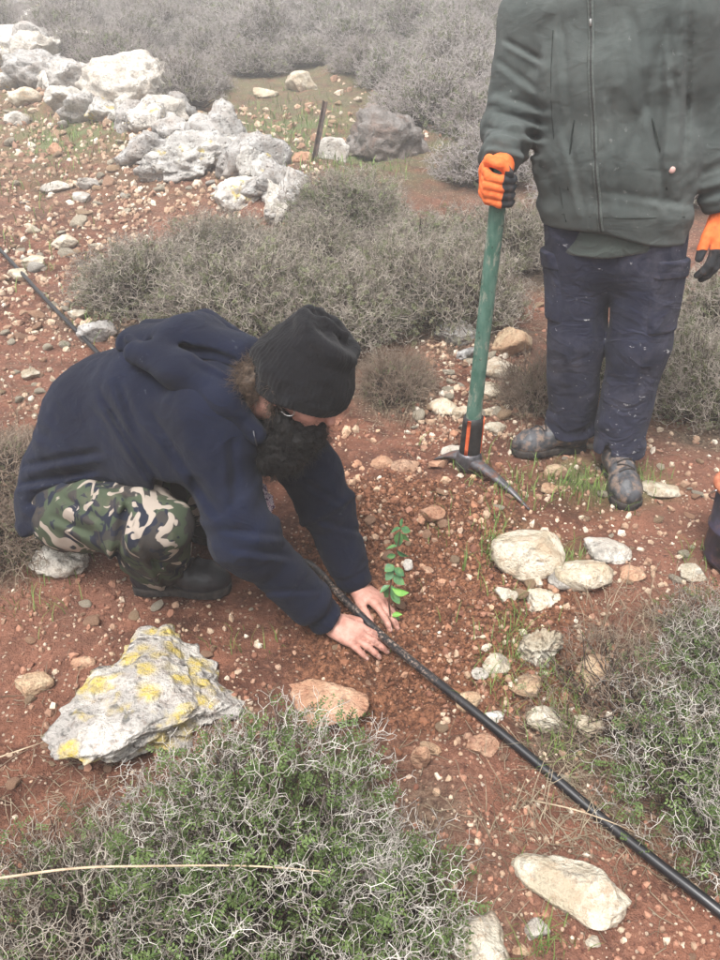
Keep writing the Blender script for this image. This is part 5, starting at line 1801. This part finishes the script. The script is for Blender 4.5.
# ================================================================== bucket at the right edge
bb = foot(743, 562)
bk = thing('bucket', bb, 'dark bucket with a rusty orange rim cut off by the right edge', 'bucket')
def lathe(prof, n=40):
    a = np.arange(n) * 2 * math.pi / n
    V = np.array([[r * math.cos(t), r * math.sin(t), z] for (r, z) in prof for t in a])
    k = np.arange(n); k2 = (k + 1) % n
    F = np.vstack([np.stack([i * n + k, i * n + k2, (i + 1) * n + k2, (i + 1) * n + k], 1) for i in range(len(prof) - 1)])
    return V, F
tl = 0.06
Rt = np.array([[math.cos(tl), 0, math.sin(tl)], [0, 1, 0], [-math.sin(tl), 0, math.cos(tl)]])
def put(V): return V @ Rt.T + bb
Vq, Fq = lathe([(0.001, 0.004), (0.108, 0.004), (0.112, 0.0), (0.116, 0.012), (0.119, 0.10), (0.126, 0.104), (0.126, 0.112), (0.122, 0.116), (0.131, 0.235), (0.126, 0.238), (0.118, 0.12), (0.106, 0.02), (0.001, 0.018)])
m = Mat('dark_violet_plastic', 0.5, 0.4)
g_ = m.coord('Object')
c = m.mix(m.thr(m.noise(14, 5, 0.6, g_), 0.35, 0.7), (0.016, 0.015, 0.022), (0.055, 0.045, 0.085))
c = m.mix(m.math('MULTIPLY', m.thr(m.noise(30, 6, 0.7, g_), 0.52, 0.68), 0.5), c, (0.20, 0.10, 0.07))
m.color(c)
obj('bucket_wall', mk_mesh('bucket_wall', put(Vq), Fq), m.m, bk)
rim_prof = [(0.135 + 0.010 * math.cos(t), 0.238 + 0.013 * math.sin(t)) for t in np.linspace(0, 2 * math.pi, 11)]
Vq, Fq = lathe(rim_prof, 48)
obj('rim', mk_mesh('rim', put(Vq), Fq), m_plain('rusty_orange_rim', (0.33, 0.10, 0.05), (0.46, 0.18, 0.10), 25, 0.7, 0.3, 0.4), bk)
hb = [put(np.array([[0.147 * math.cos(t), 0.147 * math.sin(t) * 0.75 + 0.02 * math.sin(t), 0.235 - 0.10 * math.sin(t)]]))[0] for t in np.linspace(0, math.pi, 18)]
Vq, Fq = sweep(np.array(hb), 0.003, 6)
obj('handle', py_mesh('handle', Vq, Fq), M_METAL, bk)

# ================================================================== metal stake on the slope
s0 = foot(314, 160); sD = float(depth_of(s0))
s1 = P(325, 102, sD - 0.02)
ax = nrm(s1 - s0); e1 = nrm(np.cross(ax, np.array([0, 1.0, 0.2]))); e2 = np.cross(ax, e1)
prof = [(-0.019, 0.016), (0.0, -0.003), (0.019, 0.016), (0.016, 0.020), (0.0, 0.004), (-0.016, 0.020)]
Vq = np.array([q + e1 * a + e2 * b for q in (s0 - ax * 0.08, s0 + (s1 - s0) * 0.5, s1) for a, b in prof])
Fq = []
for i in range(2):
    for j in range(6):
        Fq.append([i * 6 + j, i * 6 + (j + 1) % 6, (i + 1) * 6 + (j + 1) % 6, (i + 1) * 6 + j])
Fq = np.array(Fq)
me = bpy.data.meshes.new('metal_stake')
me.from_pydata([tuple(map(float, v)) for v in Vq], [], [list(map(int, f)) for f in Fq] + [[12, 13, 16, 17], [13, 14, 15, 16]])
me.update()
obj('metal_stake', me, m_plain('rusty_angle_iron', (0.03, 0.024, 0.022), (0.10, 0.065, 0.05), 25, 0.7, 0.4, 0.4), label='thin dark metal stake leaning on the slope behind the ridge rocks', cat='stake')

# ================================================================== dry stalks
M_STRAW = m_plain('dry_straw', (0.30, 0.22, 0.15), (0.50, 0.41, 0.29), 30, 0.8, 0.25, 0.3)
def stalk(pts, r, label):
    c = catmull(pts, 8)
    Vs_, Fs_ = sweep(c, np.linspace(r, r * 0.45, len(c)), 8)
    obj('dry_stalk', py_mesh('dry_stalk', Vs_, Fs_), M_STRAW, label=label, cat='stalk')
gA = foot(-130, 930)
stalk([gA, gA + np.array([0.03, 0, 0.10]), P(0, 878, 1.24), P(80, 868, 1.23), P(160, 866, 1.22), P(250, 866, 1.21), P(330, 872, 1.21)], 0.0028, 'long tan straw stalk arching over the foreground shrub from the left edge')
gB = foot(-30, 768)
stalk([gB, P(0, 757, 1.66) , P(35, 745, 1.67), foot(66, 735)], 0.0022, 'short straw stalk on the soil left of the lichen-covered rock')
gC = foot(420, 790)
stalk([foot(530, 800), P(568, 808, 1.52), P(600, 818, 1.50), P(630, 830, 1.50), foot(650, 840)], 0.0018, 'thin straw stalk lying across the pipe')

# ================================================================== shrubs
def twig_mat(name, c1, c2, vary=None):
    return m_plain(name, c1, c2, 16, 0.85, 0.2, 0, vary=vary)
M_THORN = twig_mat('pale_thorns', (0.13, 0.10, 0.085), (0.70, 0.66, 0.60))
M_THORN_G = twig_mat('grey_thorns', (0.12, 0.095, 0.075), (0.46, 0.41, 0.35))
M_THORN_B = twig_mat('brown_thorns', (0.13, 0.09, 0.065), (0.30, 0.235, 0.18))
M_STEM = twig_mat('shrub_stems', (0.030, 0.021, 0.017), (0.105, 0.075, 0.060))  # stem brown deepened: shade inside the shrubs is put into the colour
M_SLEAF = m_plain('shrub_leaf', (0.05, 0.085, 0.022), (0.125, 0.175, 0.055), 22, 0.6, 0.3, 0)
M_SLEAF_G = m_plain('grey_shrub_leaf', (0.08, 0.11, 0.04), (0.18, 0.21, 0.095), 18, 0.7, 0.25, 0, vary=(0.15, 0.13, 0.09))

def perp(d, r):
    v = r.normal(size=d.shape)
    return nrm(v - d * np.sum(v * d, -1, keepdims=True))

def shrub_geo(seed, R, Hh, n_tw, n_leaf, seg=0.017, levels=5, rt=0.0010, n_stem=None, lobes=5, leaf_s=0.0048, spiky=1.0, fill=0.35, inner=0.5):
    r = np.random.default_rng(seed)
    lob = [(r.uniform(0, 6.28), r.uniform(0.7, 1.15)) for _ in range(lobes)]
    n_stem = n_stem or n_tw // 2
    def dome(n, f0, f1):
        az = r.uniform(0, 2 * math.pi, n)
        el = np.arcsin(r.uniform(0.02, 1, n))
        d = np.stack([np.cos(az) * np.cos(el), np.sin(az) * np.cos(el), np.sin(el)], 1)
        w = np.ones(n)
        for a, s in lob:
            w = w + (s - 1) * np.exp(-((np.angle(np.exp(1j * (az - a)))) / 0.6) ** 2)
        w = w * (1 + 0.16 * vnoise(d * 2.7, seed)) * r.uniform(f0, f1, n)
        return d * np.array([R, R, Hh]) * w[:, None], d
    # stems
    tip, d = dome(n_stem, 0.45, 1.0)
    root = np.column_stack([r.normal(0, 0.10 * R, (n_stem, 2)) + tip[:, :2] * 0.18, np.full(n_stem, -0.02)])
    mid = root * 0.45 + tip * 0.55 + np.column_stack([tip[:, :2] * 0.10, np.full(n_stem, -0.05 * Hh)]) + r.normal(0, 0.02, (n_stem, 3))
    S0 = np.vstack([root, mid]); S1 = np.vstack([mid, tip])
    stem = tubes(S0, S1, np.repeat([0.0024, 0.0017], n_stem) * (rt / 0.001), np.repeat([0.0017, 0.0010], n_stem) * (rt / 0.001))
    # twigs: forking zigzag spines
    p0, d = dome(n_tw, 0.55, 0.98)
    dr = nrm(d * np.array([1, 1, 0.8]) + r.normal(0, 0.5, (n_tw, 3)) + np.array([0, 0, 0.25]))
    A, Bp, RR = [], [], []
    cur_p, cur_d = p0, dr
    for l in range(levels):
        L = seg * r.uniform(0.65, 1.3, len(cur_p)) * (1 - 0.07 * l)
        e = cur_p + cur_d * L[:, None]
        A.append(cur_p); Bp.append(e); RR.append(np.full(len(cur_p), rt * (1.15 - 0.12 * l)))
        if l == levels - 1:
            break
        ax = perp(cur_d, r)
        a1 = np.radians(r.uniform(32, 62, len(cur_p))) * spiky; a2 = np.radians(r.uniform(32, 62, len(cur_p))) * spiky
        d1 = nrm(cur_d * np.cos(a1)[:, None] + ax * np.sin(a1)[:, None]); d2 = nrm(cur_d * np.cos(a2)[:, None] - ax * np.sin(a2)[:, None])
        keep1 = r.uniform(size=len(e)) < 0.93; keep2 = r.uniform(size=len(e)) < 0.66
        cur_p = np.vstack([e[keep1], e[keep2]]); cur_d = np.vstack([d1[keep1], d2[keep2]])
        cur_d = nrm(cur_d + np.array([0, 0, 0.08]))
    A = np.vstack(A); Bp = np.vstack(Bp); RR = np.hstack(RR)
    # nothing below the soil
    ok = Bp[:, 2] > 0.0
    tw = tubes(A[ok], Bp[ok], RR[ok], RR[ok] * 0.8)
    # leaves in small feathered sprays
    lp, ld = dome(n_leaf, 0.45, 0.99)
    la = nrm(ld + r.normal(0, 0.7, (n_leaf, 3)))
    sd = perp(la, r)
    Vl, k = [], 5
    for j in range(k):
        for sg in (-1, 1):
            b = lp + la * (leaf_s * 1.1 * j)[..., None] if False else lp + la * (leaf_s * 1.1 * j)
            dirv = nrm(sd * sg + la * 0.45 + r.normal(0, 0.2, (n_leaf, 3)))
            wv = nrm(np.cross(dirv, np.cross(la, sd) + r.normal(0, 0.3, (n_leaf, 3)))) * leaf_s * 0.42
            t = b + dirv * leaf_s * 1.5
            mdl = b + dirv * leaf_s * 0.8
            Vl.append(np.stack([b, mdl + wv, t, mdl - wv], 1))
    Vl = np.concatenate(Vl, 0)
    Vl = Vl.reshape(-1, 3)
    Fl = np.arange(len(Vl)).reshape(-1, 4)
    return stem, tw, (Vl, Fl)

def shrub_meshes(seed, mt, ml, **kw):
    st, tw, lf = shrub_geo(seed, **kw)
    a = mk_mesh('stems', st[0], st[1]); a.materials.append(M_STEM)
    b = mk_mesh('thorny_twigs', tw[0], tw[1]); b.materials.append(mt)
    c = mk_mesh('foliage', lf[0], lf[1], False); c.materials.append(ml)
    return a, b, c

def plant(meshes, loc, rz, sc, label, group=None, parts=('stems', 'thorny_twigs', 'foliage'), tilt=(0, 0)):
    t = thing('thorn_shrub', loc, label, 'shrub', group)
    t.rotation_euler = (tilt[0], tilt[1], rz)
    t.scale = sc if not np.isscalar(sc) else (sc, sc, sc)
    for nm, me in zip(parts, meshes):
        o = bpy.data.objects.new(nm, me)
        COL.objects.link(o); o.parent = t
    return t

SLOPE = math.atan(0.14)
for i, (u, v, R, Hh, k, lab) in enumerate(NEAR_SHRUBS):
    q = R / 0.34
    if k == 'f':
        ms = shrub_meshes(200 + i, M_THORN, M_SLEAF, R=R, Hh=Hh, n_tw=int(620 * q * q), n_leaf=int(2000 * q * q), n_stem=int(900 * q * q), seg=0.0195, rt=0.00085, leaf_s=0.0056)
    elif k == 's':
        ms = shrub_meshes(200 + i, M_THORN_G, M_SLEAF, R=R, Hh=Hh, n_tw=int(620 * q * q), n_leaf=int(1100 * q * q), n_stem=int(560 * q * q), seg=0.018, rt=0.0010)
    else:
        ms = shrub_meshes(200 + i, M_THORN_B, M_SLEAF_G, R=R, Hh=Hh, n_tw=int(520 * q * q), n_leaf=int(120 * q * q), n_stem=int(420 * q * q), seg=0.021, levels=4, rt=0.0010, spiky=0.8)
    plant(ms, foot(u, v), 0.0, 1.0, lab, 'thorn shrubs in the foreground', tilt=(SLOPE, 0))
mid_protos = [shrub_meshes(300 + i, M_THORN_G, M_SLEAF_G, R=0.42, Hh=0.36, n_tw=760, n_leaf=1700, n_stem=650, seg=0.028, levels=5, rt=0.0015, leaf_s=0.007) for i in range(3)]
for i, (u, v, R, Hh, lab) in enumerate(MID_SHRUBS):
    plant(mid_protos[i % 3], foot(u, v), 1.7 * i, (R / 0.42, R / 0.42, Hh / 0.36), lab, 'grey-green thorn shrubs in the middle distance')
dry_proto = shrub_meshes(320, M_THORN_B, M_SLEAF_G, R=0.22, Hh=0.13, n_tw=620, n_leaf=180, n_stem=420, seg=0.024, levels=4, rt=0.0012, spiky=0.75)
for i, (u, v, R, Hh, lab) in enumerate(DRY_SHRUBS):
    plant(dry_proto, foot(u, v), 1.1 * i, (R / 0.22, R / 0.22, Hh / 0.13), lab, 'patches of dry brush')
M_HT = twig_mat('hill_thorns', (0.22, 0.19, 0.18), (0.50, 0.46, 0.44), (0.28, 0.24, 0.225))  # pale grey twigs, lightened further so the colour carries distance haze
hill_protos = [shrub_meshes(340 + i, M_HT, M_SLEAF_G, R=0.44, Hh=0.38, n_tw=900, n_leaf=900, n_stem=700, seg=0.034, levels=4, rt=0.0021, leaf_s=0.010) for i in range(3)]
for i, (x, y, z, u, v) in enumerate(HILL):
    if u < 345 and v < 130:
        lab, grp = 'hazy grey thorn shrub on the slope above the limestone ridge', 'slope shrubs above the ridge'
    elif u > 545:
        lab, grp = 'hazy thorn shrub on the slope behind the standing man', 'slope shrubs behind the standing man'
    elif v < 75:
        lab, grp = 'faint misty thorn shrub at the top of the slope left of the standing man', 'misty shrubs at the top'
    else:
        lab, grp = 'hazy thorn shrub around the dark boulder left of the standing man', 'slope shrubs around the boulder'
    s = _hr.uniform(0.7, 1.25) * (1 + 0.035 * max(0, y - 6))
    plant(hill_protos[i % 3], (x, y, z), _hr.uniform(0, 6.28), (s * _hr.uniform(0.9, 1.25), s, s * _hr.uniform(0.8, 1.15)), lab, grp)

# the scrub goes on to both sides of the view
_sr = np.random.default_rng(5)
side = []
for k in range(400):
    y = _sr.uniform(1.4, 11); sg = 1 if _sr.uniform() < 0.5 else -1
    x = sg * (0.56 * y * 0.93 + 0.75 + abs(_sr.normal(0, 1.6)))
    if all((x - a) ** 2 + (y - b) ** 2 > 0.75 for a, b in side):
        side.append((x, y))
for i, (x, y) in enumerate(side[:70]):
    s = _sr.uniform(0.75, 1.2)
    lab = 'grey thorn shrub growing to the right of the standing man' if x > 0 else 'grey thorn shrub growing on the slope left of the crouching man'
    plant((mid_protos if y < 4 else hill_protos)[i % 3], (x, y, float(H(np.array([x]), np.array([y]))[0])), _sr.uniform(0, 6.28), (s, s, s * _sr.uniform(0.8, 1.1)), lab, 'scrub to the ' + ('right' if x > 0 else 'left'))

# ================================================================== grass, litter: beyond counting
def blades(pts, hgt, wid, lean, seed):
    r = np.random.default_rng(seed)
    n = len(pts)
    az = r.uniform(0, 6.28, n)
    d = np.stack([np.cos(az), np.sin(az), 0 * az], 1)
    s = np.stack([-np.sin(az), np.cos(az), 0 * az], 1)
    ln = lean * r.uniform(0.2, 1.2, n)
    rows = []
    for t, w in ((0, 1.0), (0.4, 0.85), (0.75, 0.55), (1.0, 0.08)):
        c = pts + d * (hgt * ln * t * t)[:, None] + np.array([0, 0, 1.0]) * (hgt * t * (1 - 0.35 * ln * t))[:, None]
        rows += [c - s * (wid * w)[:, None], c + s * (wid * w)[:, None]]
    V = np.stack(rows, 1)
    b = (np.arange(n) * 8)[:, None]
    F = np.vstack([np.hstack([b + 2 * k, b + 2 * k + 1, b + 2 * k + 3, b + 2 * k + 2]) for k in range(3)])
    return V.reshape(-1, 3), F
M_GRASS = m_plain('green_grass', (0.07, 0.13, 0.025), (0.17, 0.24, 0.06), 12, 0.6, 0.3, 0)
M_DRY = m_plain('dry_grass', (0.13, 0.10, 0.065), (0.33, 0.27, 0.19), 12, 0.8, 0.2, 0)
gpts = []
for (u, v, su, sv, n) in [(492, 548, 8, 14, 90), (560, 562, 14, 8, 80), (585, 485, 26, 10, 150), (520, 488, 22, 12, 110), (640, 482, 14, 8, 60), (515, 640, 16, 24, 150), (560, 690, 14, 20, 80),
                          (555, 735, 14, 22, 110), (545, 945, 20, 10, 50), (500, 690, 16, 20, 70), (600, 500, 18, 8, 50), (455, 560, 30, 40, 50), (470, 470, 8, 8, 40), (240, 645, 24, 8, 25), (30, 610, 18, 10, 30),
                          (65, 140, 26, 16, 260), (285, 128, 36, 22, 420), (345, 165, 30, 14, 260), (490, 125, 26, 22, 260), (30, 560, 26, 18, 80), (100, 320, 20, 16, 60), (640, 760, 40, 40, 90), (700, 560, 14, 10, 30), (30, 200, 26, 50, 120)]:
    gpts.append(G(rng.normal(u, su, n), rng.normal(v, sv, n)))
gpts = np.vstack(gpts)
gd = depth_of(gpts)
hg = rng.uniform(0.03, 0.075, len(gpts)) * np.clip(gd / 2.2, 0.9, 1.5)
Vq, Fq = blades(gpts, hg, 0.0011 * np.clip(gd / 1.8, 0.9, 3), 0.8, 61)
obj('green_grass', mk_mesh('green_grass', Vq, Fq), M_GRASS, kind='stuff')
# dry straw and fallen twigs round the shrubs
lp = []
for (c, r) in SHRUB_XY:
    n = int(1500 * r * r) + 60
    a = rng.uniform(0, 6.28, n); q = r * np.sqrt(rng.uniform(0.15, 2.0, n))
    lp.append(np.stack([c[0] + np.cos(a) * q, c[1] + np.sin(a) * q], 1))
for (u, v, su, sv, n) in [(30, 430, 40, 50, 260), (580, 760, 60, 60, 380), (600, 840, 60, 40, 260), (60, 800, 50, 60, 240), (400, 400, 30, 25, 200), (540, 420, 30, 25, 160), (440, 385, 40, 30, 120), (150, 240, 80, 30, 160), (560, 620, 50, 40, 240)]:
    lp.append(G(rng.normal(u, su, n), rng.normal(v, sv, n))[:, :2])
lp = np.vstack(lp)
lp = lp[rng.uniform(size=len(lp)) > dug_mask(lp[:, 0], lp[:, 1]) * 0.97]
n = len(lp)
az = rng.uniform(0, 6.28, n); L = rng.uniform(0.02, 0.075, n)
dv = np.stack([np.cos(az), np.sin(az)], 1) * L[:, None] / 2
a_, b_ = lp - dv, lp + dv
za, zb, zm = H(a_[:, 0], a_[:, 1]), H(b_[:, 0], b_[:, 1]), H(lp[:, 0], lp[:, 1])
A3 = np.column_stack([a_, za + rng.uniform(0.001, 0.008, n)]); B3 = np.column_stack([b_, zb + rng.uniform(0.001, 0.02, n)]); M3 = np.column_stack([lp + rng.normal(0, 0.004, (n, 2)), np.maximum(zm, (za + zb) / 2) + rng.uniform(0.002, 0.014, n)])
rr_ = rng.uniform(0.0005, 0.0011, n)
Vq, Fq = tubes(np.vstack([A3, M3]), np.vstack([M3, B3]), np.hstack([rr_, rr_]), np.hstack([rr_, rr_ * 0.6]))
obj('dry_litter', mk_mesh('dry_litter', Vq, Fq), M_DRY, kind='stuff')
dg = []
for (u, v, su, sv, n) in [(395, 400, 22, 18, 140), (30, 440, 30, 40, 160), (555, 790, 50, 40, 70), (530, 420, 20, 20, 80), (600, 620, 40, 25, 100), (20, 560, 20, 30, 80)]:
    dg.append(G(rng.normal(u, su, n), rng.normal(v, sv, n)))
dg = np.vstack(dg)
dg = dg[rng.uniform(size=len(dg)) > dug_mask(dg[:, 0], dg[:, 1])]
Vq, Fq = blades(dg, rng.uniform(0.04, 0.13, len(dg)), np.full(len(dg), 0.0010), 1.3, 62)
obj('dry_grass', mk_mesh('dry_grass', Vq, Fq), M_DRY, kind='stuff')
